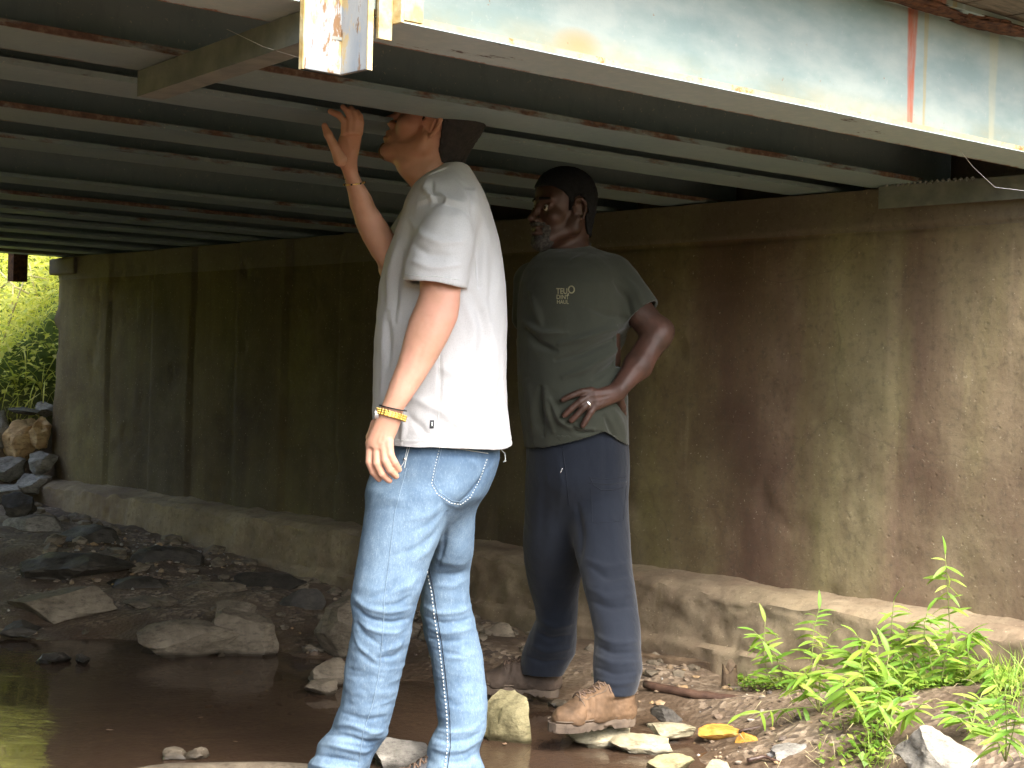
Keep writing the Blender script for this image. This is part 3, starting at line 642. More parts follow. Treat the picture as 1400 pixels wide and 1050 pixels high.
# ------------------------------------------------------------------ signed-distance modelling kit for figures and clothes
class Field:
    def __init__(s, lo, hi, h):
        s.h = h; s.lo = np.array(lo, float); s.n = np.ceil((np.array(hi)-s.lo)/h).astype(int)
        s.a = np.full(s.n, .2, np.float32)
        s.ax = [s.lo[i]+h*np.arange(s.n[i]) for i in range(3)]
    def sub(s, lo, hi):
        i0 = np.clip(np.floor((np.array(lo)-s.lo)/s.h).astype(int), 0, s.n); i1 = np.clip(np.ceil((np.array(hi)-s.lo)/s.h).astype(int)+1, 0, s.n)
        sl_ = tuple(slice(a, b) for a, b in zip(i0, i1))
        X, Y, Z = (s.ax[0][sl_[0]][:, None, None], s.ax[1][sl_[1]][None, :, None], s.ax[2][sl_[2]][None, None, :])
        return sl_, X.astype(np.float32), Y.astype(np.float32), Z.astype(np.float32)
    def put(s, sl_, d, k, op):
        A = s.a[sl_]
        if A.size == 0: return
        if op == 'add':
            if k > 0:
                h = np.clip(.5+.5*(A-d)/k, 0, 1); s.a[sl_] = A*(1-h)+d*h-k*h*(1-h)
            else: s.a[sl_] = np.minimum(A, d)
        elif op == 'cut':
            if k > 0:
                h = np.clip(.5-.5*(A+d)/k, 0, 1); s.a[sl_] = A*(1-h)-d*h+k*h*(1-h)
            else: s.a[sl_] = np.maximum(A, -d)
    def cap(s, a, b, ra, rb=None, k=.01, op='add'):
        rb = ra if rb is None else rb; a = np.array(a, float); b = np.array(b, float); m = max(ra, rb)+k+.012
        sl_, X, Y, Z = s.sub(np.minimum(a, b)-m, np.maximum(a, b)+m); ab = b-a; L2 = max(1e-9, ab@ab)
        t = np.clip(((X-a[0])*ab[0]+(Y-a[1])*ab[1]+(Z-a[2])*ab[2])/L2, 0, 1)
        d = np.sqrt((X-a[0]-t*ab[0])**2+(Y-a[1]-t*ab[1])**2+(Z-a[2]-t*ab[2])**2)-(ra+(rb-ra)*t)
        s.put(sl_, d, k, op)
    def chain(s, pts, rs, k=.004, first_k=None):
        for i in range(len(pts)-1): s.cap(pts[i], pts[i+1], rs[i], rs[i+1], (first_k if first_k and i == 0 else k))
    def ell(s, c, r, R=None, k=.01, op='add'):
        c = np.array(c, float); r = np.array(r, float); m = r.max()+k+.012; sl_, X, Y, Z = s.sub(c-m, c+m)
        x, y, z = X-c[0], Y-c[1], Z-c[2]
        if R is not None: x, y, z = (R[0][i]*x+R[1][i]*y+R[2][i]*z for i in range(3))
        k0 = np.sqrt((x/r[0])**2+(y/r[1])**2+(z/r[2])**2); k1 = np.sqrt((x/r[0]**2)**2+(y/r[1]**2)**2+(z/r[2]**2)**2)
        d = np.where(k1 > 1e-6, k0*(k0-1)/np.maximum(k1, 1e-6), -r.min()); s.put(sl_, d, k, op)
    def loft(s, rings, k=.01, op='add', p=2.2, grow=0.0, zlo=None, zhi=None):
        """rings (z, cx, cy, a, b [, angle]) ; horizontal slices"""
        R = np.array([tuple(r)+(0,)*(6-len(r)) for r in rings], float); R = R[np.argsort(R[:, 0])]
        z0_, z1_ = R[0, 0], R[-1, 0]
        if zlo is not None: z0_ = zlo
        if zhi is not None: z1_ = zhi
        m = k+.012; mx = R[:, 3:5].max()+grow
        sl_, X, Y, Z = s.sub((R[:, 1].min()-mx-m, R[:, 2].min()-mx-m, z0_-m), (R[:, 1].max()+mx+m, R[:, 2].max()+mx+m, z1_+m))
        zz = Z.ravel()
        zs_ = R[:, 0]
        def itp(v):     # smooth interpolation: linear resampled and blurred
            zf = np.linspace(zs_[0]-.03, zs_[-1]+.03, 400); vf = np.interp(zf, zs_, v); w_ = max(3, int(.012/(zf[1]-zf[0])))
            kern = np.hanning(2*w_+1); kern /= kern.sum(); vf = np.convolve(np.pad(vf, w_, mode='edge'), kern, 'valid'); return np.interp(zz, zf, vf).astype(np.float32)[None, None, :]
        cx, cy, a, b, an = (itp(R[:, i]) for i in (1, 2, 3, 4, 5)); a = a+grow; b = b+grow
        x, y = X-cx, Y-cy
        if np.abs(R[:, 5]).max() > 0: x, y = x*np.cos(an)+y*np.sin(an), -x*np.sin(an)+y*np.cos(an)
        q = (np.abs(x/a)**p+np.abs(y/b)**p)**(1/p); gr_ = np.sqrt((x/a**2)**2+(y/b**2)**2)/np.maximum(np.sqrt((x/a)**2+(y/b)**2), 1e-4)
        d = (q-1)/np.maximum(gr_, 1/np.maximum(a, b)); d = np.maximum(np.minimum(d, .3), -np.minimum(a, b))
        d = np.maximum(d, np.maximum(z0_-Z, Z-z1_)); s.put(sl_, d, k, op)
    def halfspace(s, p, n_, lo=None, hi=None):      # cut away everything on the side n_ points to, inside the box
        n_ = np.array(n_, float); n_ /= np.linalg.norm(n_); lo = s.lo if lo is None else lo; hi = s.ax_hi() if hi is None else hi
        sl_, X, Y, Z = s.sub(lo, hi); d = (X-p[0])*n_[0]+(Y-p[1])*n_[1]+(Z-p[2])*n_[2]; s.a[sl_] = np.maximum(s.a[sl_], d)
    def ax_hi(s): return s.lo+s.h*s.n
def poly(arr, lo, h):
    a = np.clip(arr, -4*h, 4*h).astype(np.float32)
    for ax_ in range(3):                       # close the surface at the box
        sl0 = [slice(None)]*3; sl0[ax_] = 0; a[tuple(sl0)] = 4*h; sl0[ax_] = -1; a[tuple(sl0)] = 4*h
    g = openvdb.FloatGrid(4*h); g.copyFromArray(a, tolerance=0.0); P, Q = g.convertToQuads(isovalue=0.0)
    P = np.asarray(P, float)*h+np.asarray(lo); Q = np.asarray(Q).astype(int)
    v0, v1, v2 = P[Q[:, 0]], P[Q[:, 1]], P[Q[:, 2]]
    if (np.cross(v1-v0, v2-v0)*v0).sum() < 0 if False else vol(P, Q) < 0: Q = Q[:, ::-1]
    return P, Q
def vol(P, Q):
    c = P.mean(0); a, b, c_, d = (P[Q[:, i]]-c for i in range(4)); return (np.einsum('ij,ij->i', a, np.cross(b, c_))+np.einsum('ij,ij->i', a, np.cross(c_, d))).sum()
def vnormals(P, Q):
    fn = np.cross(P[Q[:, 2]]-P[Q[:, 0]], P[Q[:, 3]]-P[Q[:, 1]]); N = np.zeros_like(P)
    for i in range(4):
        for ax_ in range(3): N[:, ax_] += np.bincount(Q[:, i], fn[:, ax_], len(P))
    return N/np.maximum(np.linalg.norm(N, axis=1, keepdims=True), 1e-12)
def relax(P, Q, wgt, it=12):
    i = np.concatenate([Q[:, 0], Q[:, 1], Q[:, 2], Q[:, 3], Q[:, 1], Q[:, 2], Q[:, 3], Q[:, 0]]); j = np.concatenate([Q[:, 1], Q[:, 2], Q[:, 3], Q[:, 0], Q[:, 0], Q[:, 1], Q[:, 2], Q[:, 3]])
    n = np.maximum(np.bincount(i, minlength=len(P)), 1)
    for _ in range(it):
        A = np.stack([np.bincount(i, P[j, a], len(P)) for a in range(3)], 1)/n[:, None]; P = P+(A-P)*wgt[:, None]
    return P
def band_w(P, y0, y1, soft=15):
    y = proj(P)[:, 1]; return np.clip((y-y0)/soft, 0, 1)*np.clip((y1-y)/soft, 0, 1)
def strokes(P, N, L, both=False):
    """sculpt folds: each entry = (points in photo pixels, amplitude m, half width px); positive = ridge. Real displacement of the cloth."""
    uv = proj(P); view = np.array(CAM)-P; view /= np.linalg.norm(view, axis=1, keepdims=True)
    fc = np.clip((N*view).sum(1)*1.6, 0, 1); D = np.zeros(len(P))
    for pts_, amp, wd in L:
        pts_ = np.array(pts_, float); lo = pts_.min(0)-3*wd; hi = pts_.max(0)+3*wd
        ix = np.where((uv[:, 0] > lo[0]) & (uv[:, 0] < hi[0]) & (uv[:, 1] > lo[1]) & (uv[:, 1] < hi[1]) & (fc > 0))[0]
        if not len(ix): continue
        # smooth the polyline
        t = np.linspace(0, len(pts_)-1, 8*len(pts_)); pl = np.stack([np.interp(t, range(len(pts_)), pts_[:, i]) for i in (0, 1)], 1)
        for _ in range(6): pl[1:-1] = .25*pl[:-2]+.5*pl[1:-1]+.25*pl[2:]
        best = np.full(len(ix), 1e9); along = np.zeros(len(ix)); q = uv[ix]
        for i in range(len(pl)-1):
            a, b = pl[i], pl[i+1]; ab = b-a; tt = np.clip(((q-a)@ab)/max(1e-9, ab@ab), 0, 1); d = np.linalg.norm(q-a-tt[:, None]*ab, axis=1)
            mm = d < best; best[mm] = d[mm]; along[mm] = (i+tt[mm])/(len(pl)-1)
        w_ = wd*(.55+.45*np.sin(PI*along)); D[ix] += amp*np.exp(-(best/w_)**2)*np.sin(PI*np.clip(along, .06, .94))**.6*fc[ix]
    return D
def figure_mesh(name, P, Q, mat, parent, **k):
    return mesh_obj(name, P, Q, mat, parent, smooth=True, **k)
class Surf:
    def __init__(s, P, Q): s.t = BVHTree.FromPolygons([tuple(p) for p in P], [tuple(int(i) for i in q) for q in Q])
    def hit(s, px, py):
        r = ray(px, py).normalized(); h_ = s.t.ray_cast(CAM, r); return (h_[0], h_[1]) if h_[0] is not None else (None, None)
    def line(s, pts_, n=40, off=.001):
        pts_ = np.array(pts_, float); L = np.r_[0, np.cumsum(np.linalg.norm(np.diff(pts_, axis=0), axis=1))]; t = np.linspace(0, L[-1], n); out = []
        for a in t:
            h_, nn_ = s.hit(np.interp(a, L, pts_[:, 0]), np.interp(a, L, pts_[:, 1]))
            if h_ is not None: out.append(h_+nn_*off)
        return out
    def seam(s, pts_, r, mat, parent, name='seam', n=40, off=.0005, dashed=False, **k):
        P_ = s.line(pts_, n, off)
        if len(P_) < 3: return None
        mb = MB()
        if dashed:
            for i in range(0, len(P_)-2, 2): mb.tube(P_[i:i+2], r, 5)
        else:
            # split where the surface jumps
            run = [P_[0]]
            for p in P_[1:]:
                if (p-run[-1]).length > .06:
                    if len(run) > 2: mb.tube(run, r, 5)
                    run = [p]
                else: run.append(p)
            if len(run) > 2: mb.tube(run, r, 5)
        return mb.obj(name, mat, parent, smooth=True, **k)
    def patch(s, pts_, mat, parent, name, th=.0015, **k):       # small flat piece lying on the surface
        top = [];
        for a, b in pts_:
            h_, nn_ = s.hit(a, b)
            if h_ is None: return None
            top.append((h_, nn_))
        V = [tuple(h_+nn_*th) for h_, nn_ in top]+[tuple(h_-nn_*th) for h_, nn_ in top]; n = len(top)
        Fc = [tuple(range(n)), tuple(range(2*n-1, n-1, -1))]+[(i, (i+1) % n, n+(i+1) % n, n+i) for i in range(n)]
        return mesh_obj(name, V, Fc, mat, parent, smooth=False, **k)
def ring(py, xl, xr, Y, b, an=0):
    c = pt((xl+xr)/2, py, Y); return (c.z, c.x, c.y, (xr-xl)/2*Y/F_PX, b, an)
def W3(px, py, Y): return tuple(pt(px, py, Y))

def head_frame(center, yaw_away, pitch, scale, roll_=0):
    """columns: forward, up, left side (towards the camera)"""
    F = Vector((-math.cos(yaw_away), math.sin(yaw_away), 0)); U = Vector((0, 0, 1)); Lf = U.cross(F)
    Rm = Matrix.Rotation(-pitch, 3, Lf); F2 = Rm @ F; U2 = Rm @ U
    if F2.z*pitch < 0: Rm = Matrix.Rotation(pitch, 3, Lf); F2 = Rm @ F; U2 = Rm @ U
    return Vector(center), F2, U2, Lf, scale
def build_head(fd, hf, beardy=False):
    c, F, U, L, sc = hf
    def T(f, u, l): return tuple(c+(F*f+U*u+L*l)*sc)
    R = [[F[i], U[i], L[i]] for i in range(3)]        # world -> local by columns
    def E(p, r, k=.012, op='add'): fd.ell(T(*p), [x*sc for x in r], R, k, op)
    def K(a, b, ra, rb=None, k=.008, op='add'): fd.cap(T(*a), T(*b), ra*sc, (rb or ra)*sc, k, op)
    E((-.006, .045, 0), (.088, .078, .074), .0)              # skull
    E((.022, .035, 0), (.064, .070, .066), .02)              # forehead
    E((.036, -.020, 0), (.052, .075, .056), .02)             # face
    E((-.024, .0, 0), (.064, .065, .064), .02)
    for s_ in (1, -1):
        K((-.002, -.052, .052*s_), (.072, -.098, .014*s_), .020, .018, .02)     # jaw
        K((-.004, -.03, .056*s_), (-.004, -.052, .054*s_), .018, .018, .02)
        E((.056, -.026, .042*s_), (.024, .020, .020), .016)                     # cheekbone
        K((.083, .020, .010*s_), (.070, .024, .044*s_), .010, .009, .010)       # brow
        E((.088, -.001, .031*s_), (.014, .012, .016), .008, 'cut')              # socket
        E((.070, -.003, .031*s_), (.0145, .012, .0145), .004)                   # lid-covered eye
        K((.079, .006, .018*s_), (.074, .007, .044*s_), .0042, .0036, .004)     # upper lid
        K((.079, -.013, .020*s_), (.074, -.012, .042*s_), .0032, .0030, .004)
        E((.096, -.040, .0125*s_), (.0115, .0085, .0085), .006)                 # nostril wing
        E((.103, -.046, .0075*s_), (.005, .004, .0038), .003, 'cut')
        # ear: rim, lobe, bowl
        q = [(-.016, -.026), (-.022, -.004), (-.020, .018), (-.006, .030), (.010, .026), (.014, .010)]
        E((-.002, .002, .070*s_), (.016, .026, .010), .008)
        for i in range(len(q)-1): K((q[i][0], q[i][1], (.080+.004*math.sin(i))*s_), (q[i+1][0], q[i+1][1], .081*s_), .0048, .0045, .003)
        E((-.004, -.030, .075*s_), (.0085, .011, .0055), .006)
        E((.003, -.001, .086*s_), (.0095, .015, .0085), .003, 'cut')
        K((-.008, .012, .078*s_), (-.010, -.014, .078*s_), .004, .004, .003)
        K((.014, .0, .074*s_), (.012, -.008, .076*s_), .0045, .0045, .004)
    K((.084, .008, 0), (.106, -.030, 0), .0085, .0105, .008)                    # nose
    E((.109, -.034, 0), (.0125, .0105, .0115), .006)
    E((.074, -.066, 0), (.024, .026, .026), .014)                               # mouth mound
    K((.094, -.061, -.012), (.094, -.061, .012), .0062, .0062, .004)
    for s_ in (1, -1):
        K((.094, -.061, .010*s_), (.083, -.066, .025*s_), .0058, .0035, .003)
        K((.0925, -.074, .009*s_), (.082, -.069, .024*s_), .0066, .0035, .003)
    K((.093, -.075, -.008), (.093, -.075, .008), .0072, .0072, .003)
    K((.103, -.0675, -.014), (.103, -.0675, .014), .0022, .0022, .002, 'cut')
    E((.078, -.102, 0), (.020, .017, .022), .012)                               # chin
    return T
def shell(fd, hf, off, box, region, noise_amp=.0, seed=0, nf=200):
    """hair that follows the head: the body's own distance field, offset, kept where region(f, u, l) < 0"""
    c, F, U, L, sc = hf
    sl_, X, Y, Z = fd.sub(np.array(c)-box, np.array(c)+box)
    X, Y, Z = np.broadcast_arrays(X-c[0], Y-c[1], Z-c[2])
    f = (X*F[0]+Y*F[1]+Z*F[2])/sc; u = (X*U[0]+Y*U[1]+Z*U[2])/sc; l = (X*L[0]+Y*L[1]+Z*L[2])/sc
    d = fd.a[sl_]-off
    if noise_amp:
        near = np.abs(d) < .015; q = np.stack([X[near], Y[near], Z[near]], 1)*nf; nz_ = np.zeros(d.shape, np.float32); nz_[near] = fbm(q, 2, seed); d = d-noise_amp*nz_
    d = np.maximum(d, region(f, u, l)*sc)
    lo = [fd.ax[i][sl_[i]][0] for i in range(3)]
    return poly(d, lo, fd.h)
def hairline(fp, up):
    return lambda f, u, l: np.maximum((np.interp(f, fp, up)-u)*.7, np.where((np.abs(f+.004) < .027) & (np.abs(u) < .034), np.abs(l)-.0775, -1.0))

def boot(name, heel, yaw, L, parent, mup, tilt=0, hgt=.108, near=1):
    """work boot: upper, sole, laces. heel = point under the heel; yaw = direction of the toe in the ground plane (0 = -X)"""
    F = Vector((-math.cos(yaw), -math.sin(yaw), math.sin(tilt))).normalized(); Sd = Vector((math.sin(yaw), -math.cos(yaw), 0)); U = Sd.cross(F)*-1
    if U.z < 0: U = -U
    def T(f, s_, u): return np.array(Vector(heel)+F*f+Sd*s_+U*u)
    lo = np.minimum(T(-.05, 0, -.02), T(L+.03, 0, .2))-.09; hi = np.maximum(T(-.05, 0, -.02), T(L+.03, 0, .2))+.09
    fd = Field(lo, hi, .003); k = L/.3
    fd.cap(T(.035*k, 0, .050), T(.045*k, 0, .10), .038, .036, .02); fd.cap(T(.045*k, 0, .10), T(.045*k, 0, hgt), .036, .036, .02)
    fd.cap(T(.04*k, 0, .048), T(.14*k, .003, .046), .038, .040, .03); fd.cap(T(.14*k, .003, .050), T(.245*k, .004, .036), .042, .034, .03)
    fd.cap(T(.215*k, -.016, .034), T(.215*k, .022, .034), .034, .034, .02); fd.cap(T(.075*k, 0, .115), T(.17*k, 0, .068), .032, .030, .03)
    fd.halfspace(T(0, 0, .022), -np.array(U))
    P, Q = poly(fd.a, fd.lo, fd.h); N = vnormals(P, Q)
    rel = P-np.array(heel); ff = rel@np.array(F)/k; uu = rel@np.array(U)
    crease = -.004*np.exp(-((ff-.185+.2*(uu-.05))/.006)**2)-.003*np.exp(-((ff-.165+.2*(uu-.05))/.005)**2)-.0025*np.exp(-((uu-.092+.1*ff)/.004)**2)*(ff < .09)
    cuff = .006*np.exp(-((uu-hgt+.012)/.010)**2)
    P = P+N*(fbm(P*28, 3, 5)*.0030+fbm(P*70, 2, 9)*.0012+crease+cuff)[:, None]
    up_ = mesh_obj(name, P, Q, mup, parent)
    # sole: outline swept down with a heel step and lugs
    out = [(-.004, 0), (.003, .026), (.03, .037), (.075, .035), (.12, .034), (.17, .044), (.215, .05), (.255, .043), (.283, .025), (.292, 0)]
    out = [(a*k, b) for a, b in out]+[(a*k, -b*.92) for a, b in out[-2:0:-1]]
    fine = []
    for i in range(len(out)):
        a, b = out[i], out[(i+1) % len(out)]
        for q in range(6): fine.append((a[0]+(b[0]-a[0])*q/6, a[1]+(b[1]-a[1])*q/6))
    mb = MB(); n = len(fine); V = []
    for lv, (gx, u) in enumerate(((.97, .027), (1.0, .025), (1.01, .016), (1.0, .012), (.98, .0))):
        for i, (a, b) in enumerate(fine):
            lug = (.006 if (i % 3) < 1 else 0) if u == 0 else 0
            arch = .010 if (u == 0 and .085*k < a < .125*k) else 0
            V.append(tuple(T(a, b*gx, u+lug+arch)))
    Fc = [(l*n+i, l*n+(i+1) % n, (l+1)*n+(i+1) % n, (l+1)*n+i) for l in range(4) for i in range(n)]+[tuple(range(n))[::-1], tuple(4*n+i for i in range(n))]
    mb.add(V, Fc); so_ = mb.obj('sole', MAT['sole'], up_, smooth=False)
    sf = Surf(P, Q); lc = MB()
    def on(f, w_, u0=.22):        # drop a ray down the boot to its surface
        o_ = Vector(T(f, w_, u0)); h_ = sf.t.ray_cast(o_, -Vector(U)); return (h_[0]+Vector(U)*.0012) if h_[0] is not None else None
    for i in range(6):
        f0 = (.098+i*.017)*k
        for sgn in (1, -1):
            pts_ = [p for p in (on(f0+.014*k*q_, sgn*(-.021+.042*q_)) for q_ in np.linspace(0, 1, 9)) if p is not None]
            if len(pts_) > 3: lc.tube(pts_, .0028, 5)
    for f0, sgn in ((.09, 1), (.11, -1)):
        pts_ = [p for p in (on(f0*k+.012*math.sin(2.2*q_), sgn*(.004+.034*q_)) for q_ in np.linspace(0, 1, 8)) if p is not None]
        if len(pts_) > 3: lc.tube(pts_, .0026, 5)
    st = MB()
    for crv in ([(.085+.115*q_, .020+.014*math.sin(PI*q_)) for q_ in np.linspace(0, 1, 12)], [(.085+.115*q_, -.020-.012*math.sin(PI*q_)) for q_ in np.linspace(0, 1, 12)], [(.20-.01*q_*q_, -.034+.07*(q_*.5+.5)) for q_ in np.linspace(-1, 1, 12)], [(.012+.05*q_, .034) for q_ in np.linspace(0, 1, 6)]):
        pts_ = [p for p in (on(a_*k, b_) for a_, b_ in crv) if p is not None]
        if len(pts_) > 3: st.tube(pts_, .0013, 4)
    if st.v: st.obj('stitching', MAT['sole'], up_, smooth=True)
    if not lc.v: lc.box(0, .001, 0, .001, 0, .001)
    lc.obj('laces', MAT['lace'], up_, smooth=True)
    wl_ = MB()
    for sgn in (1, -1):
        wl_.tube([T(a, sgn*b*1.04*(1 if sgn > 0 else .92), .033) for a, b in out[1:9]], .0022, 5)
    wl_.obj('welt', MAT['sole'], up_, smooth=True)
    return up_

# ------------------------------------------------------------------ man in the white T-shirt
KY = .981
Y1 = 4.2
m1 = empty('person', (pt(540, 1075, Y1).x, Y1, -.07), label='man in white T-shirt and light blue jeans raising one hand to the bridge beams', cat='person')
c_ = pt(597, 176, Y1)
fd = Field((pt(430, 700, 4.6).x, 3.75, pt(600, 700, 3.75).z), (pt(668, 100, 4.0).x, 4.75, pt(600, 85, 4.2).z), .0027)
H1 = head_frame(c_, math.radians(9), math.radians(27), 1.12)
T1h = build_head(fd, H1)
# neck and trunk (the trunk is hidden under the shirt)
fd.loft([ring(206, 545, 634, Y1, .060), ring(225, 540, 632, Y1, .062), ring(240, 547, 632, Y1, .064), ring(256, 562, 636, Y1, .066), ring(275, 574, 642, Y1, .075)], .02)
fd.cap(T1h(.0, -.06, 0), T1h(.055, -.085, 0), .045, .03, .02)
fd.cap(W3(612, 284, 4.28), W3(612, 284, 4.12), .06, .06, .03)
fd.loft([ring(268, 585, 645, Y1, .08), ring(290, 572, 660, Y1, .15), ring(330, 556, 668, Y1, .175), ring(420, 535, 674, Y1, .155), ring(520, 530, 674, Y1, .145), ring(590, 545, 668, Y1, .14), ring(640, 540, 645, Y1, .11)], .03)
# near (left) arm
fd.loft([ring(285, 598, 646, 4.03, .055), ring(330, 584, 640, 4.0, .055), ring(370, 573, 631, 3.98, .05), ring(400, 575, 629, 3.97, .047), ring(420, 568, 627.5, 3.955, .047), ring(437, 560, 624, 3.945, .046), ring(459, 554, 614, 3.935, .044),
         ring(480, 548.5, 603, 3.93, .042), ring(499, 543, 592, 3.925, .039), ring(520, 535, 579, 3.915, .034), ring(545, 526, 562, 3.905, .028), ring(560, 519.5, 551, 3.90, .024), ring(575, 513, 548, 3.90, .022),
         ring(590, 507, 543, 3.90, .020), ring(604, 502, 537, 3.898, .018), ring(612, 503, 535, 3.896, .014)], .012, p=2.1)
fg = [[(506, 606, 3.905), (505, 632, 3.898), (510, 645, 3.902), (518, 655, 3.91)], [(514.5, 608, 3.896), (515, 633, 3.884), (522, 648, 3.888), (532, 657, 3.90)],
      [(523.5, 608, 3.890), (526.5, 630, 3.878), (533.5, 643, 3.882), (541, 651, 3.894)], [(531.5, 605, 3.889), (534, 622, 3.880), (539.5, 633, 3.882), (545, 642, 3.893)]]
for q in fg: fd.chain([W3(*p) for p in q], [.0100, .0096, .0090, .0080], .0016, .006)
for q in fg: fd.cap(W3(*q[0]), W3(q[0][0]+.5, q[0][1]+4, q[0][2]-.002), .0108, .0095, .006)
fd.chain([W3(514, 580, 3.925), W3(507, 598, 3.942), W3(509, 617, 3.948), W3(514, 630, 3.945)], [.014, .012, .0105, .009], .004, .01)
# far (right) arm, raised
fd.cap(W3(600, 300, 4.36), W3(541, 366, 4.24), .058, .046, .02)
fd.loft([ring(378, 531, 552, 4.220, .03), ring(368, 522, 552, 4.220, .042), ring(351, 509, 550, 4.220, .046), ring(330, 497, 544, 4.203, .045), ring(309, 487.5, 531, 4.185, .043), ring(283, 479.5, 514, 4.162, .036), ring(262, 475, 504, 4.144, .031), ring(245, 471.5, 493, 4.129, .025),
         ring(234, 468, 489, 4.120, .021), ring(222, 461, 488, 4.105, .020), ring(208, 457, 490, 4.088, .018), ring(195, 462, 493, 4.071, .016), ring(183, 466, 495, 4.056, .014), ring(178, 468, 494, 4.050, .010)], .010, p=2.1)
fg = [[(471, 182, 4.037), (470.5, 166, 4.033), (463, 157.5, 4.031), (452, 152.5, 4.035)], [(478, 180, 4.033), (479, 162, 4.029), (475, 152, 4.027), (469, 146, 4.031)],
      [(485, 180, 4.033), (487, 164, 4.029), (484.5, 154.5, 4.027), (480, 148, 4.031)], [(491, 182, 4.037), (493, 168, 4.034), (491.5, 159.5, 4.032), (488.5, 153.5, 4.034)]]
for q in fg: fd.chain([W3(*p) for p in q], [.0096, .0088, .0082, .0072], .0014, .006)
fd.chain([W3(465, 219, 4.030), W3(457, 200, 4.023), W3(448.5, 184, 4.017), W3(443.5, 172, 4.017)], [.017, .0115, .0102, .0080], .006, .010)
P, Q = poly(fd.a, fd.lo, fd.h); N = vnormals(P, Q)
uv = proj(P)
D = fbm(P*38, 3, 2)*.0007
D += strokes(P, N, [([(523, 590), (516, 607)], .0014, 2.2), ([(527, 590), (524, 606)], .0014, 2.2), ([(519, 585), (509, 603)], .0012, 2), ([(560, 440), (575, 434), (590, 432)], -.0012, 3), ([(556, 470), (545, 510), (538, 540)], .0016, 5),
     ([(580, 470), (568, 505), (553, 540)], -.0015, 5), ([(478, 205), (475, 190)], .0012, 2), ([(484, 207), (484, 190)], .0012, 2), ([(546, 236), (570, 222), (590, 205)], -.0015, 5), ([(560, 250), (585, 232), (604, 208)], .0022, 6)])
P = P+N*D[:, None]
body1 = figure_mesh('body', P, Q, MAT['skin_light'], m1); SB = Surf(P, Q)
# hair: short on the sides, dark on top
hp, hq = shell(fd, H1, .0045, .19, hairline([-.13, -.09, -.06, -.042, -.028, -.018, .0, .012, .022, .03, .05, .075, .12], [-.04, -.058, -.064, -.045, .0, .034, .040, .030, -.004, .035, .050, .064, .07]), .0016, 3)
mesh_obj('hair', hp, hq, MAT['hair'], m1)
for s_ in (1, -1):
    bp, bq = shell(fd, H1, .0022, .19, lambda f, u, l: np.maximum(np.abs(u-.024-(l*s_-.028)*-.05)-.0045, np.maximum(.045-f, np.abs(l*s_-.030)-.021)), .0008, 4)
    if len(bp): mesh_obj('eyebrow', bp, bq, MAT['hair'], m1)
gp, gq = shell(fd, H1, .0012, .19, lambda f, u, l: np.maximum(np.maximum(u+.086, .074-f), np.abs(l)-.02), .0012, 7)
mesh_obj('chin_beard', gp, gq, MAT['stubble'], m1)

# T-shirt
fs = Field((pt(495, 600, 4.6).x, 3.75, pt(600, 640, 3.9).z), (pt(716, 200, 4.2).x, 4.68, pt(600, 215, 4.2).z), .0036)
tor = [ring(227, 606, 640, Y1, .074), ring(233, 594, 645, Y1, .092), ring(241, 583, 650, Y1, .112), ring(248, 575, 654, Y1, .132), ring(258, 565, 660, Y1, .165), ring(275, 556, 667, Y1, .195), ring(300, 549, 674, Y1, .212), ring(330, 538, 681, Y1, .215), ring(352, 529, 685, Y1, .21), ring(391, 520, 689, Y1, .195),
       ring(430, 516, 690, Y1, .185), ring(470, 512, 690, Y1, .18), ring(520, 511, 692, Y1, .18), ring(560, 511, 694, Y1, .182), ring(590, 513, 697, Y1, .184), ring(608, 514, 698, Y1, .185)]
fs.loft(tor, .0)
slv = [ring(262, 612, 650, 4.06, .05), ring(280, 590, 655, 4.03, .075), ring(300, 577, 654, 4.005, .084), ring(330, 565, 650, 3.985, .086), ring(360, 556, 641, 3.975, .084), ring(392, 551.5, 634.5, 3.97, .082)]
fs.loft(slv, .028, zlo=pt(590, 384, 3.97).z)
fs.cap(W3(606, 278, 4.33), W3(560, 338, 4.30), .085, .066, .03)                 # far sleeve, behind the chest
fs.loft([(r[0], r[1], r[2], r[3]-.006, r[4]-.006) for r in slv[2:]], .0, 'cut', zlo=pt(590, 386, 3.97).z, zhi=pt(590, 366, 3.97).z)
fs.loft([(r[0], r[1], r[2], r[3]-.005, r[4]-.005) for r in tor[-4:]], .0, 'cut', zlo=pt(590, 612, 4.2).z, zhi=pt(590, 590, 4.2).z)
P, Q = poly(fs.a, fs.lo, fs.h); P = relax(P, Q, band_w(P, 222, 360), 12); N = vnormals(P, Q)
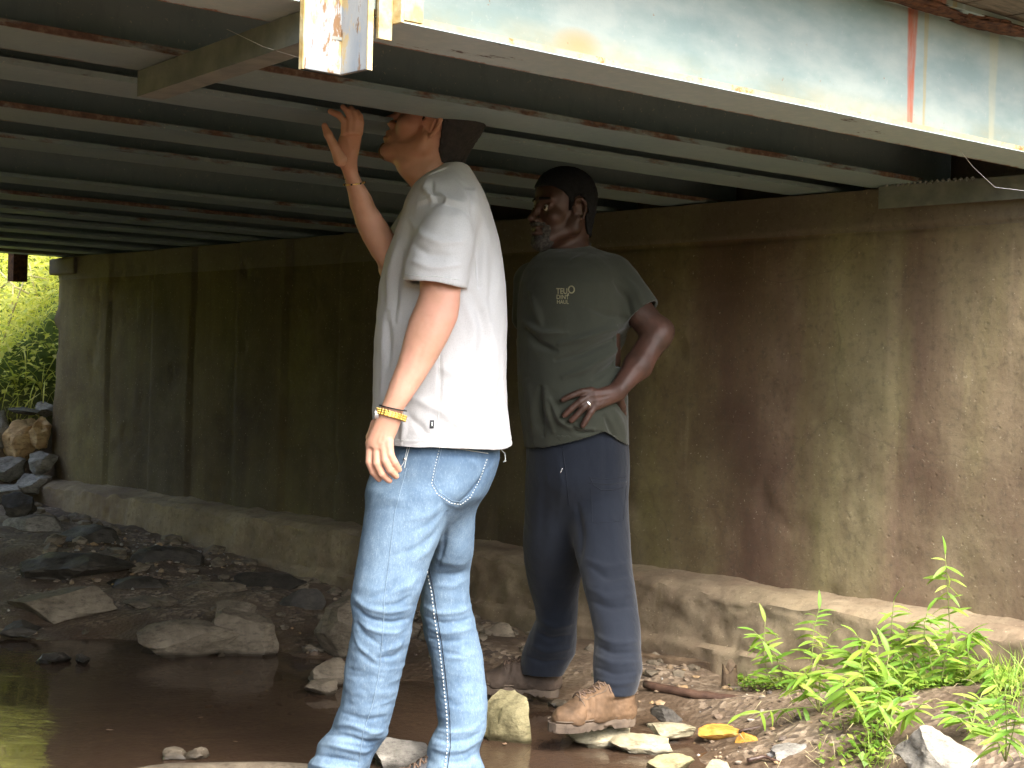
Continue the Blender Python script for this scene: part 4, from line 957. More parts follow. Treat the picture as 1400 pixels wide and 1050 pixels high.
T_FOLDS = [
 ([(640, 262), (652, 300), (657, 340), (655, 392)], -.010, 5), ([(648, 262), (662, 305), (668, 350), (668, 400)], .006, 7),          # armhole seam
 ([(575, 282), (600, 274), (632, 283), (648, 305)], -.004, 3.5), ([(573, 277), (600, 269), (634, 277)], .004, 4),
 ([(586, 245), (580, 260), (594, 270), (588, 280)], .006, 4), ([(592, 248), (590, 262), (598, 274)], -.005, 3), ([(600, 262), (612, 272), (604, 280)], .004, 3),
 ([(562, 300), (575, 320), (600, 332), (630, 330)], .004, 6), ([(560, 330), (585, 348), (620, 350)], -.004, 6), ([(560, 355), (590, 366), (628, 362)], .003, 5),
 ([(618, 245), (640, 268), (655, 300)], .003, 5), ([(672, 300), (682, 350), (684, 420)], .004, 6), ([(664, 320), (672, 370), (672, 440)], -.005, 6),
 ([(545, 330), (533, 370), (530, 420)], .005, 6), ([(551, 345), (541, 390), (540, 440)], -.005, 5),
 ([(632, 405), (650, 450), (640, 520), (625, 580)], .004, 8), ([(645, 400), (664, 450), (655, 520), (650, 590)], -.005, 8), ([(665, 420), (676, 470), (672, 540), (676, 600)], .005, 8),
 ([(595, 500), (620, 510), (668, 505)], .002, 7), ([(610, 530), (650, 545), (690, 540)], -.003, 7), ([(600, 560), (640, 568), (690, 560)], .0025, 6),
 ([(524, 430), (522, 480), (520, 540)], .004, 6), ([(531, 440), (530, 500)], -.004, 5), ([(556, 540), (600, 560), (640, 590)], .003, 7), ([(560, 570), (580, 590), (585, 606)], -.003, 6),
 ([(600, 470), (602, 520), (600, 565)], -.0025, 3), ([(680, 520), (684, 560), (688, 604)], -.004, 5), ([(550, 560), (552, 585), (548, 606)], .004, 5)]
D = strokes(P, N, T_FOLDS)*1.7+fbm(P*np.array([9, 9, 4]), 4, 31)*.0045+fbm(P*30, 2, 33)*.0007
uv = proj(P)
for y_ in (602,): D += -.0012*np.exp(-((uv[:, 1]-y_)/1.4)**2)
P = P+N*D[:, None]; P[:, 2] -= .10*np.clip(P[:, 0]-pt(555, 380, 3.97).x, 0, .13)*np.exp(-((uv[:, 1]-384)/9)**2)*(uv[:, 0] < 640)*(P[:, 1] < 4.03); P[:, 2] += np.where(uv[:, 1] > 596, fbm(P*7, 2, 36)*.005, 0)
tee = figure_mesh('t_shirt', P, Q, MAT['tee'], m1); ST = Surf(P, Q)
ST.seam([(600, 470), (601, 520), (600, 560), (598, 600)], .0009, MAT['thread'], tee, 'side_seam')
ST.seam([(516, 601), (560, 602), (620, 602), (694, 602)], .0009, MAT['thread'], tee, 'hem_stitching', 60)
ST.seam([(553, 374), (575, 378), (600, 378), (630, 383)], .0008, MAT['thread'], tee, 'hem_stitching')
ST.patch([(588, 574.5), (593.6, 574.5), (593, 586), (587.5, 586)], MAT['tag'], tee, 'woven_tag')
ST.patch([(590, 577), (591.8, 577), (591.4, 583), (589.8, 583)], MAT['silver'], tee, 'tag_letter', .002)
for a in ([(671, 276), (674, 283), (676, 291)], [(668, 272), (671, 270)], [(674, 291), (678, 300), (678, 306)], [(671, 284), (673, 290)]): ST.seam(a, .0016, MAT['tag'], tee, 'back_print', 12, .0008)
# ribbed collar
cl = MB(); pc = [(627, 229, 4.13), (606, 232, 4.09), (588, 240, 4.085), (572, 252, 4.10), (562, 263, 4.14), (560, 268, 4.2), (563, 262, 4.27), (575, 252, 4.31), (600, 238, 4.32), (622, 232, 4.28), (636, 231, 4.24), (638, 231, 4.18), (627, 229, 4.13)]
cl.tube([W3(*p) for p in pc], .0055, 8, False); cl.obj('collar', MAT['tee'], tee, smooth=True)

# jeans
fj = Field((pt(405, 1092, 4.3).x, 3.8, -.12), (pt(712, 580, 4.2).x, 4.70, pt(600, 578, 4.2).z), .0036)
fj.loft([ring(596, 536, 682, Y1, .155), ring(625, 520, 682, Y1, .165), ring(650, 508, 675, Y1, .17), ring(675, 503, 664, Y1, .168), ring(690, 504, 648, Y1, .135), ring(708, 512, 636, Y1+.01, .10), ring(735, 560, 620, 4.22, .045)], .03)
LL = [ring(668, 503, 632, 4.11, .10), ring(700, 500, 615, 4.10, .10), ring(735, 494.5, 601, 4.09, .098), ring(775, 488, 585, 4.08, .092), ring(800, 483, 578, 4.07, .088), ring(821, 479.5, 570, 4.07, .086), ring(845, 482.5, 564, 4.075, .082), ring(870, 480, 560, 4.08, .082), ring(896, 476, 555, 4.09, .082),
      ring(932, 471, 545, 4.10, .08), ring(965, 464, 537, 4.11, .078), ring(1000, 452, 529, 4.12, .078), ring(1021, 437, 516, 4.12, .078), ring(1050, 424, 502, 4.13, .078), ring(1084, 424, 500, 4.13, .078)]
RL = [ring(640, 580, 672, 4.24, .12), ring(668, 580, 662, 4.25, .115), ring(700, 588, 650, 4.265, .11), ring(753, 590, 648, 4.295, .10), ring(779, 582, 642, 4.33, .09), ring(810, 577, 641, 4.33, .086), ring(836, 575, 646, 4.33, .082), ring(871, 582, 654, 4.33, .08), ring(900, 590, 659, 4.33, .08),
      ring(932, 594, 662.5, 4.33, .08), ring(965, 597, 665, 4.32, .08), ring(990, 598, 665, 4.32, .08), ring(1010, 590, 660, 4.31, .08), ring(1030, 584, 657, 4.31, .08), ring(1050, 582, 660, 4.31, .08), ring(1080, 582, 661, 4.31, .08)]
fj.loft(LL, .035); fj.loft(RL, .022)
for R_ in (LL, RL): fj.loft([(r[0], r[1], r[2], r[3]-.005, r[4]-.005) for r in R_[-3:]], 0, 'cut', zlo=R_[-1][0]-.02, zhi=R_[-1][0]+.05)
P, Q = poly(fj.a, fj.lo, fj.h); P = relax(P, Q, band_w(P, 640, 770), 30); N = vnormals(P, Q)
J_FOLDS = [
 # near leg
 ([(480, 812), (500, 830), (530, 838), (562, 832)], .008, 6), ([(482, 826), (505, 846), (535, 852), (560, 846)], -.009, 5), ([(484, 845), (510, 862), (540, 866), (558, 858)], .008, 6), ([(486, 842), (497, 866), (520, 882)], -.007, 5),
 ([(545, 790), (530, 808), (505, 818)], -.006, 6), ([(575, 785), (560, 800), (535, 812)], .005, 6), ([(560, 815), (545, 826), (520, 828)], -.005, 5), ([(558, 870), (545, 884), (520, 892)], .006, 6), ([(556, 884), (540, 898), (515, 900)], -.006, 5),
 ([(483, 862), (492, 885), (512, 900)], .006, 5), ([(487, 880), (500, 900), (520, 912)], -.004, 5), ([(500, 940), (515, 950), (540, 948)], .003, 7),
 ([(610, 705), (596, 730), (570, 750), (540, 758)], -.006, 7), ([(608, 720), (592, 748), (565, 768)], .005, 7), ([(603, 690), (585, 705), (556, 712)], .005, 6), ([(604, 700), (585, 718), (560, 728)], -.005, 6), ([(508, 690), (530, 680), (560, 684)], .004, 6), ([(505, 700), (530, 692), (560, 698)], -.003, 6),
 ([(455, 992), (480, 990), (510, 1002), (528, 998)], .008, 6), ([(448, 1005), (475, 1006), (505, 1016), (522, 1012)], -.009, 5), ([(440, 1018), (470, 1022), (500, 1030), (515, 1024)], .009, 6), ([(432, 1032), (462, 1038), (490, 1042)], -.008, 5), ([(470, 975), (500, 984), (532, 978)], -.006, 6), ([(428, 1046), (455, 1050), (495, 1052)], .008, 5),
 # far leg
 ([(580, 828), (600, 838), (630, 836), (646, 828)], .008, 6), ([(582, 842), (605, 852), (632, 850), (648, 842)], -.008, 5), ([(586, 858), (608, 866), (634, 862), (652, 856)], .008, 6), ([(588, 872), (610, 878), (640, 874)], -.006, 5),
 ([(648, 760), (632, 772), (606, 768), (592, 760)], .006, 7), ([(645, 775), (625, 786), (600, 784)], -.006, 6), ([(641, 790), (620, 802), (596, 800)], .005, 6), ([(652, 885), (636, 898), (612, 900)], .004, 6), ([(590, 885), (612, 893), (650, 900)], -.004, 5),
 ([(662, 985), (645, 998), (620, 1002), (598, 998)], .008, 6), ([(662, 998), (640, 1012), (612, 1014), (592, 1008)], -.009, 5), ([(658, 1012), (636, 1026), (608, 1028), (588, 1022)], .009, 6), ([(657, 1028), (636, 1042), (606, 1042)], -.008, 5),
 ([(650, 935), (630, 950), (605, 952)], .003, 7), ([(596, 952), (625, 965), (660, 962)], -.003, 7),
 # seat
 ([(624, 690), (640, 680), (655, 660), (666, 640)], -.008, 5), ([(600, 672), (612, 688), (628, 694), (642, 684), (652, 668)], .005, 5), ([(640, 625), (655, 640), (648, 665)], .004, 7), ([(556, 615), (553, 650), (562, 690)], -.0015, 4), ([(520, 640), (545, 650), (570, 645)], .003, 6), ([(668, 612), (676, 622), (668, 640)], -.005, 5),
 ([(612, 700), (608, 740), (600, 775)], -.010, 4)]
D = strokes(P, N, [(a, b*.60, c*.72) for a, b, c in J_FOLDS]); uv = proj(P); D2 = fbm(P*np.array([12, 12, 9]), 4, 41)
D += (1-np.abs(fbm(P*np.array([11, 11, 34]), 3, 49))*2)*.0011*np.clip((uv[:, 1]-780)/60, 0, 1)
D += D2*.0028*np.clip(.4+(uv[:, 1]-640)/400, .4, 1.4)+fbm(P*45, 2, 45)*.0006
# cuff sag rings
D += .003*np.sin((uv[:, 1]-960)/6.5+2*fbm(P*8, 2, 46))*np.clip((uv[:, 1]-975)/40, 0, 1)
P = P+N*D[:, None]
jeans = figure_mesh('jeans', P, Q, MAT['denim'], m1)
fade = .40+D/.011*.42+fbm(P*6, 3, 48)*.26+fbm(P*np.array([30, 30, 60]), 3, 47)*.10+.22*np.exp(-((uv[:, 1]-760)/70)**2)+.12*np.clip((uv[:, 1]-850)/150, 0, 1)-.22*np.clip((650-uv[:, 1])/40, 0, 1)+.25*np.exp(-((uv[:, 0]-627)/22)**2-((uv[:, 1]-650)/25)**2)
at_ = jeans.data.attributes.new('fade', 'FLOAT', 'POINT'); at_.data.foreach_set('value', np.clip(fade, 0, 1).astype(np.float32))
SJ = Surf(P, Q)
SJ.seam([(556, 640), (548, 670), (540, 700), (533, 760), (525, 820), (524, 860), (518, 920), (510, 960), (497, 1000), (492, 1030), (490, 1060)], .0011, MAT['thread_mid'], jeans, 'outer_seam', 80)
SJ.seam([(584, 782), (590, 810), (594, 845), (600, 880), (606, 930), (611, 980), (612, 1020), (606, 1062)], .0016, MAT['thread'], jeans, 'inner_seam', 110, dashed=True)
SJ.seam([(586.5, 778), (593, 810), (598, 845), (604, 880), (610, 930), (615, 980), (616, 1020), (610, 1062)], .0010, MAT['thread_dark'], jeans, 'inner_seam', 70)
SJ.seam([(601, 612), (594, 640), (590, 662), (598, 676), (616, 688), (630, 690), (643, 680), (656, 655), (667, 624)], .0011, MAT['thread'], jeans, 'back_pocket_stitching', 90, dashed=True)
SJ.seam([(604, 612), (597, 640), (593, 660), (600, 673), (617, 684.5), (629, 686.5), (641, 677)], .0010, MAT['thread_mid'], jeans, 'back_pocket_stitching', 60)
SJ.seam([(602, 611), (630, 614), (667, 620)], .0011, MAT['thread'], jeans, 'pocket_top_stitching')
SJ.seam([(560, 612), (556, 625), (553, 640)], .0013, MAT['thread'], jeans, 'front_pocket_stitching', 20)
SJ.seam([(544, 645), (552, 633), (557, 612)], .0010, MAT['thread'], jeans, 'front_pocket_stitching', 20)
h_, n_ = SJ.hit(553.5, 628)
if h_ is not None: MB().tube([h_, h_+n_*.003], .0035, 8).obj('rivet', MAT['silver'], jeans, smooth=True)
# loose thread hanging off the pocket
MB().tube([W3(x, y, 4.2) for x, y in ((672, 618), (684, 614), (690, 620), (691, 628), (688, 632), (692, 630))], .0011, 5).obj('loose_thread', MAT['thread'], jeans, smooth=True)
# watch, cord and bracelets
def band(P3, ax_, rx, ry, wd, th, mat, name, parent, n=24, **k):
    """flat band round an axis, elliptical"""
    ax_ = Vector(ax_).normalized(); a = ax_.cross(Vector((0, 1, 0))).normalized(); b = ax_.cross(a); V = []; Fc = []
    for i in range(n):
        t = 2*PI*i/n; c0 = Vector(P3)+a*rx*math.cos(t)+b*ry*math.sin(t); o_ = (a*math.cos(t)/rx+b*math.sin(t)/ry).normalized()
        for (q, w_) in ((0, -wd), (th, -wd*.8), (th, wd*.8), (0, wd)): V.append(tuple(c0+o_*q+ax_*w_))
    for i in range(n):
        for j in range(4): Fc.append((i*4+j, ((i+1) % n)*4+j, ((i+1) % n)*4+(j+1) % 4, i*4+(j+1) % 4))
    return mesh_obj(name, V, Fc, mat, parent, smooth=False, **k)
wc = pt(534.5, 567, 3.9); wax = pt(531, 578, 3.9)-pt(539, 550, 3.905)
watch = empty('watch', wc); watch.parent = m1; watch.matrix_parent_inverse = Matrix(); watch.location = wc-m1.location
wb_ = [mesh_obj('link_band', *(lambda o: ([tuple(v.co) for v in o.vertices], [list(p.vertices) for p in o.polygons]))(band(wc, wax, .0335, .0265, .0075, .003, None, 'tmp', None).data), MAT['gold'], watch, smooth=False)]
bpy.data.objects.remove(bpy.data.objects['tmp'])
lk = MB(); axv = Vector(wax).normalized(); av = axv.cross(Vector((0, 1, 0))).normalized(); bv = axv.cross(av)
for i in range(26):
    t = 2*PI*i/26; c0 = wc+av*.0365*math.cos(t)+bv*.0295*math.sin(t); tg = (-av*math.sin(t)*.0365+bv*math.cos(t)*.0295).normalized()
    for w_ in (-.0052, 0, .0052): lk.tube([c0+axv*(w_-.0022)-tg*.0008, c0+axv*(w_+.0022)+tg*.0008], .0026, 6)
lk.obj('band_links', MAT['gold'], watch, smooth=True)
dirl = (pt(516, 566, 3.9)-wc).normalized(); fc_ = wc+dirl*.0325
MB().tube([fc_-dirl*.004, fc_+dirl*.005], .0165, 20).obj('watch_case', MAT['silver'], watch, smooth=False)
band(pt(537, 558, 3.902), pt(524, 560, 3.9)-pt(531, 528, 3.9), .0325, .028, .0016, .0022, MAT['black'], 'cord_bracelet', m1)
for (x, y, mt, nm, rr_) in ((480, 240, MAT['black'], 'cord_bracelet', .0012), (484.5, 251, MAT['gold'], 'bead_bracelet', .0014)):
    cc = pt(x, y, 4.135); rx_, ry_ = (.0225, .025) if y < 245 else (.0262, .0285); b_ = MB()
    ax2 = (pt(477, 225, 4.13)-pt(484, 250, 4.14)).normalized(); a2 = ax2.cross(Vector((0, 1, 0))).normalized(); c2 = ax2.cross(a2)
    pp = [cc+a2*rx_*math.cos(2*PI*i/28)+c2*ry_*math.sin(2*PI*i/28)+ax2*.004*math.cos(2*PI*i/28+(2.4 if y < 245 else 0)) for i in range(29)]; b_.tube(pp, rr_, 6, False)
    o_ = b_.obj(nm, mt, m1, smooth=True)
    if y > 245:
        for i, q in enumerate(range(0, 28, 2)): MB().tube([pp[q]-a2*.0001-ax2*.002, pp[q]+ax2*.002], .0028, 8).obj('bead', MAT['black'] if i % 2 else MAT['gold'], o_, smooth=True)
# shoes (below the picture)
boot('shoe', Vector((pt(478, 1060, 4.15).x, 4.07, -.075)), math.radians(18), .27, m1, MAT['shoe'], hgt=.10)
boot('shoe', Vector((pt(638, 1060, 4.32).x, 4.24, -.07)), math.radians(12), .27, m1, MAT['shoe'], hgt=.10)

# ------------------------------------------------------------------ man in the dark shirt
KY = 1.0
Y2 = 4.95
m2 = empty('person', (pt(800, 950, Y2).x, Y2, 0.05), label='man in olive-grey T-shirt and navy work trousers standing with a hand on his hip', cat='person')
fd = Field(W3(690, 720, 4.5), (pt(932, 300, 4.95).x, 5.32, pt(770, 218, 5.2).z), .0028)
H2 = head_frame(pt(771, 288, Y2-.02), math.radians(-30), math.radians(2), 1.06)
T2h = build_head(fd, H2)
fd.loft([ring(310, 757, 806, Y2+.01, .058), ring(330, 756, 805, Y2+.01, .060), ring(345, 752, 810, Y2+.01, .07), ring(362, 745, 822, Y2+.01, .1)], .02)
fd.cap(T2h(.0, -.07, 0), T2h(.05, -.085, 0), .040, .03, .02)
fd.loft([ring(355, 738, 828, Y2, .1), ring(375, 726, 838, Y2, .14), ring(420, 720, 848, Y2, .155), ring(500, 720, 848, Y2, .155), ring(580, 732, 848, Y2, .14), ring(640, 740, 840, Y2, .10)], .03)
fd.cap(W3(838, 384, 4.93), W3(898, 456, 4.86), .052, .044, .02); fd.cap(W3(899, 456, 4.86), W3(872, 500, 4.82), .043, .041, .02); fd.cap(W3(872, 500, 4.82), W3(847, 531, 4.775), .040, .028, .02)
fd.cap(W3(904, 452, 4.87), W3(900, 460, 4.86), .038, .036, .02)
fd.cap(W3(728, 386, 5.06), W3(726, 470, 5.12), .05, .043, .02); fd.cap(W3(726, 470, 5.12), W3(745, 560, 5.10), .042, .03, .02); fd.cap(W3(745, 560, 5.10), W3(752, 590, 5.08), .032, .026, .02)
# left hand spread on the hip
fd.cap(W3(846, 533, 4.775), W3(812, 541, 4.748), .0215, .0165, .012); fd.cap(W3(843, 540, 4.775), W3(817, 553, 4.75), .0215, .0160, .014); fd.cap(W3(812, 538, 4.748), W3(814, 552, 4.748), .0150, .0150, .01)
fg = [[(808, 534, 4.745), (796, 535.5, 4.738), (782, 540.5, 4.738), (770, 546.5, 4.742)], [(806, 541, 4.742), (793, 549, 4.733), (781, 559, 4.734), (771.5, 568, 4.738)],
      [(808, 548, 4.742), (798, 557, 4.733), (789, 567, 4.734), (781, 575, 4.738)], [(813, 555, 4.744), (807, 564, 4.737), (801.5, 574, 4.737), (797, 582, 4.740)]]
for q in fg: fd.chain([W3(*p) for p in q], [.0112, .0104, .0096, .0084], .0016, .006)
fd.chain([W3(845, 540, 4.79), W3(850, 556, 4.83), W3(852, 566, 4.86)], [.015, .0125, .011], .005, .012)
P, Q = poly(fd.a, fd.lo, fd.h); N = vnormals(P, Q)
P = P+N*(fbm(P*38, 3, 12)*.0008+strokes(P, N, [([(832, 533), (808, 535)], .0012, 2), ([(834, 538), (808, 541)], .0012, 2), ([(836, 543), (811, 549)], .0012, 2), ([(890, 470), (872, 497), (852, 522)], .002, 5), ([(880, 462), (860, 490)], -.002, 5)]))[:, None]
body2 = figure_mesh('body', P, Q, MAT['skin_dark'], m2); SB2 = Surf(P, Q)
hp, hq = shell(fd, H2, .0075, .18, hairline([-.13, -.09, -.06, -.042, -.028, -.018, .0, .012, .022, .03, .045, .07, .12], [-.07, -.07, -.065, -.04, .0, .034, .040, .030, -.01, .030, .045, .060, .066]), .0014, 13)
mesh_obj('hair', hp, hq, MAT['hair_black'], m2)
bp, bq = shell(fd, H2, .0030, .18, lambda f, u, l: np.minimum(np.maximum(np.maximum(u+.083, .052-f), np.abs(l)-.034), np.minimum(np.maximum(np.abs(u+.052-.12*np.abs(l))-.0048, np.maximum(.074-f, np.abs(l)-.028)), np.maximum(np.maximum(np.abs(np.abs(l)-.032)-.006, np.abs(u+.078)-.026), .05-f))), .0012, 14)
mesh_obj('beard', bp, bq, MAT['beard'], m2)
for s_ in (1, -1):
    bp, bq = shell(fd, H2, .0024, .18, lambda f, u, l: np.maximum(np.abs(u-.024)-.004, np.maximum(.045-f, np.abs(l*s_-.030)-.020)), .0008, 15)
    if len(bp): mesh_obj('eyebrow', bp, bq, MAT['hair_black'], m2)
    def sph(p, r, nm, mt, par, sub=2):
        bm = bmesh.new(); bmesh.ops.create_icosphere(bm, subdivisions=sub, radius=r); V = [tuple(Vector(T2h(*p))+v.co) for v in bm.verts]; Fc = [[v.index for v in f.verts] for f in bm.faces]; bm.free(); return mesh_obj(nm, V, Fc, mt, par)
    eb = sph((.0740, -.003, .031*s_), .0125, 'eyeball', MAT['eye'], m2, 3); sph((.0815, -.003, .0315*s_), .0068, 'iris', MAT['iris'], eb)
MB().tube([T2h(.0945, -.0675, -.012), T2h(.0965, -.0675, 0), T2h(.0945, -.0675, .012)], .0028, 6).obj('teeth', MAT['teeth'], m2, smooth=True)
for q in fg:                                     # fingernails and ring
    a, b = Vector(W3(*q[2])), Vector(W3(*q[3])); u = (b-a).normalized(); v_ = (CAM-b).normalized(); s2 = u.cross(v_).normalized(); c0 = b+u*.001+v_*.0070
    MB().add([tuple(c0+u*x_+s2*y_+v_*z_) for x_, y_, z_ in ((-.004, -.0045, -.001), (-.004, .0045, -.001), (.005, .004, -.002), (.005, -.004, -.002), (-.004, 0, .0006), (.004, 0, -.0002))], [(0, 1, 4), (1, 2, 5, 4), (2, 3, 5), (3, 0, 4, 5)]).obj('fingernail', MAT['nail'], m2, smooth=True)
q = fg[2]; a, b = Vector(W3(*q[0])), Vector(W3(*q[1])); band(a.lerp(b, .45), b-a, .0110, .0110, .0028, .0016, MAT['silver'], 'finger_ring', m2, 16)
# shirt
fs = Field(W3(692, 640, 4.55), (pt(925, 300, 4.95).x, 5.30, pt(770, 325, 5.2).z), .0038)
tor = [ring(338, 752, 808, Y2+.02, .05), ring(345, 738, 822, Y2+.01, .085), ring(356, 727, 838, Y2, .13), ring(371, 717, 850, Y2, .165), ring(390, 710, 857, Y2, .185), ring(430, 707, 858, Y2, .195), ring(480, 706, 858, Y2, .20), ring(530, 708, 858, Y2, .205), ring(570, 712, 859, Y2, .20), ring(600, 716, 860, Y2, .185), ring(618, 718, 861, Y2, .18)]
fs.loft(tor, 0)
fs.cap(W3(836, 380, 4.93), W3(886, 438, 4.875), .070, .061, .035); fs.cap(W3(730, 388, 5.04), W3(724, 430, 5.08), .07, .062, .03)
aa, bb = Vector(W3(836, 380, 4.93)), Vector(W3(886, 438, 4.875)); ax3 = (bb-aa).normalized()
fs.halfspace(W3(878.5, 428, 4.88), ax3, W3(846, 500, 4.70), (pt(925, 300, 4.95).x, 5.1, pt(880, 385, 4.9).z))
fs.cap(bb-ax3*.035, bb+ax3*.03, .052, .052, 0, 'cut')
# hem: lower towards the left of the picture, lifted over the hip by the hand, dropping again at the side
sl_, X, Y_, Z = fs.sub(W3(692, 660, 4.55), (pt(925, 300, 4.95).x, 5.30, pt(770, 560, 5).z)); xx = X-0*Y_
hz = np.interp(xx, [pt(x_, 600, Y2).x for x_ in (700, 718, 745, 770, 800, 822, 832, 842, 862)], [pt(700, y_, Y2-.15).z for y_ in (614, 614, 611, 605, 595, 587, 593, 600, 609)])
fs.a[sl_] = np.maximum(fs.a[sl_], hz-Z)
fs.loft([(r[0], r[1], r[2], r[3]-.005, r[4]-.005) for r in tor[-4:]], 0, 'cut', zlo=pt(700, 622, 4.95).z, zhi=pt(700, 590, 4.95).z)
P, Q = poly(fs.a, fs.lo, fs.h); N = vnormals(P, Q)
S_FOLDS = [([(858, 446), (835, 450), (800, 462), (765, 470)], .009, 7), ([(856, 456), (830, 468), (795, 484), (760, 492)], -.009, 6), ([(852, 470), (830, 486), (800, 505), (770, 515)], .008, 7), ([(850, 488), (828, 508), (806, 522)], -.007, 6), ([(720, 452), (735, 470), (760, 480)], -.008, 6), ([(716, 440), (740, 455), (775, 455)], .007, 6),
 ([(855, 505), (845, 522), (838, 530)], .007, 6), ([(770, 570), (790, 590), (822, 592)], -.008, 5), ([(752, 545), (765, 575), (790, 586), (812, 588)], .009, 6), ([(745, 530), (748, 560), (756, 590)], .006, 7), ([(738, 530), (738, 565), (742, 595)], -.006, 6),
 ([(840, 560), (850, 580), (856, 604)], .006, 6), ([(828, 570), (838, 590), (846, 602)], -.006, 5), ([(840, 385), (856, 405), (862, 430)], -.006, 6), ([(855, 380), (872, 400), (880, 420)], .004, 6), ([(725, 400), (735, 430), (740, 445)], .005, 6), ([(775, 360), (790, 352), (806, 345)], .003, 4),
 ([(800, 420), (830, 430), (856, 434)], -.005, 6), ([(720, 520), (728, 560), (730, 605)], .005, 7)]
D = strokes(P, N, [(a, b*1.9, c*.8) for a, b, c in S_FOLDS])+fbm(P*np.array([8, 8, 5]), 4, 51)*.0042+fbm(P*28, 2, 53)*.0007; P = P+N*D[:, None]
shirt = figure_mesh('t_shirt', P, Q, MAT['olive'], m2); SS = Surf(P, Q)
cl = MB(); cl.tube([W3(*p) for p in ((806, 334, 4.99), (802, 345, 4.90), (785, 357, 4.85), (762, 361, 4.85), (746, 355, 4.89), (740, 346, 4.97), (752, 338, 5.03), (785, 332, 5.06), (806, 334, 4.99))], .006, 8, False); cl.obj('collar', MAT['olive'], shirt, smooth=True)
# chest print: letters and a ring, printed on the cloth
def print_text(txt, x0, y0, hpx, wpx, surf, parent, mat):
    cu = bpy.data.curves.new('t', 'FONT'); cu.body = txt; cu.size = 1; cu.offset = .022; ob = bpy.data.objects.new('t', cu); C.objects.link(ob)
    dg = bpy.context.evaluated_depsgraph_get(); me = ob.evaluated_get(dg).to_mesh(); V = np.array([v.co for v in me.vertices]); Fc = [list(p.vertices) for p in me.polygons]
    V[:, 0] = (V[:, 0]-V[:, 0].min())/(np.ptp(V[:, 0]))*wpx; V[:, 1] = (V[:, 1]-V[:, 1].min())/np.ptp(V[:, 1])*hpx; out = []
    for v in V:
        h_, nn_ = surf.hit(x0+v[0], y0-v[1]+v[0]*.02)
        out.append(tuple(h_+nn_*.0012) if h_ is not None else (0, 0, 0))
    bpy.data.objects.remove(ob); mesh_obj('chest_print', out, Fc, mat, parent, smooth=False)
print_text('TEU', 760.5, 402, 8, 15, SS, shirt, MAT['print']); print_text('DINT', 761, 409, 6, 17, SS, shirt, MAT['print']); print_text('HAUL', 761.5, 415.5, 5.5, 16, SS, shirt, MAT['print'])
rg_ = [(781+4.0*math.cos(t), 396+4.8*math.sin(t)) for t in np.linspace(0, 2*PI, 20)]; SS.seam(rg_, .0022, MAT['print'], shirt, 'chest_print', 30, .0006)
SS.seam([(777, 401), (775, 406)], .0020, MAT['print'], shirt, 'chest_print', 6, .0006)
# trousers
fp_ = Field(W3(690, 1000, 4.40), (pt(905, 560, 4.95).x, 5.42, pt(770, 570, 5).z), .0038)
fp_.loft([ring(578, 722, 856, Y2, .155), ring(620, 718, 860, Y2, .165), ring(660, 716, 862, Y2, .165), ring(682, 722, 855, Y2, .125), ring(705, 738, 845, Y2+.02, .09), ring(735, 765, 815, Y2+.03, .05)], .03)
A_ = [ring(645, 735, 790, 4.95, .06), ring(682, 717, 795, 4.96, .105), ring(700, 715, 794, 4.975, .105), ring(735, 713, 800, 5.01, .105), ring(771, 715, 799, 5.05, .10), ring(800, 722, 792, 5.09, .09), ring(830, 731, 790, 5.12, .085), ring(848, 733, 789, 5.13, .084), ring(870, 722, 788, 5.15, .085), ring(893, 714, 786, 5.17, .086), ring(908, 711, 777, 5.18, .083), ring(920, 713, 770, 5.18, .078)]
B_ = [ring(645, 785, 845, 4.92, .06), ring(682, 783, 860, 4.91, .10), ring(700, 783, 861, 4.89, .10), ring(735, 781, 863, 4.87, .10), ring(765, 785, 865.5, 4.84, .096), ring(793, 795, 868, 4.80, .09), ring(825, 803, 871, 4.77, .086), ring(850, 808, 873, 4.74, .084), ring(871, 812, 874.5, 4.72, .084), ring(895, 811, 876, 4.70, .084), ring(914, 811, 878, 4.68, .084), ring(932, 812, 874, 4.67, .080), ring(946, 813, 869, 4.66, .076)]
fp_.loft(A_, .04); fp_.loft(B_, .03)
for R_ in (A_, B_): fp_.loft([(r[0], r[1], r[2], r[3]-.005, r[4]-.005) for r in R_[-3:]], 0, 'cut', zlo=R_[-1][0]-.02, zhi=R_[-1][0]+.045)
P, Q = poly(fp_.a, fp_.lo, fp_.h); P = relax(P, Q, band_w(P, 615, 800), 120); N = vnormals(P, Q)
P_FOLDS = [([(790, 690), (796, 730), (792, 770)], -.010, 6), ([(806, 775), (830, 790), (865, 785)], -.007, 6), ([(803, 765), (830, 776), (864, 770)], .007, 6), ([(806, 805), (830, 818), (868, 812)], .007, 7), ([(808, 822), (835, 832), (870, 828)], -.007, 6), ([(815, 868), (838, 880), (872, 878)], .009, 6), ([(815, 882), (838, 894), (872, 892)], -.009, 5), ([(815, 896), (838, 908), (874, 906)], .009, 6), ([(815, 912), (840, 922), (874, 918)], -.008, 5), ([(818, 928), (842, 936), (868, 932)], .007, 5),
 ([(735, 845), (755, 858), (785, 852)], .008, 6), ([(730, 862), (752, 874), (784, 868)], -.008, 5), ([(722, 880), (748, 892), (782, 886)], .008, 6), ([(716, 896), (742, 906), (774, 902)], -.008, 5), ([(762, 625), (768, 660), (764, 700)], .004, 7), ([(740, 630), (744, 680), (740, 740)], -.004, 8), ([(826, 600), (828, 640), (826, 680)], -.004, 7), ([(835, 700), (842, 740), (845, 780)], .004, 8)]
D = strokes(P, N, [(a, b*.8, c*.85) for a, b, c in P_FOLDS])+fbm(P*np.array([10, 10, 6]), 4, 61)*.0035; P = P+N*D[:, None]
pants = figure_mesh('trousers', P, Q, MAT['navy'], m2); SP = Surf(P, Q)
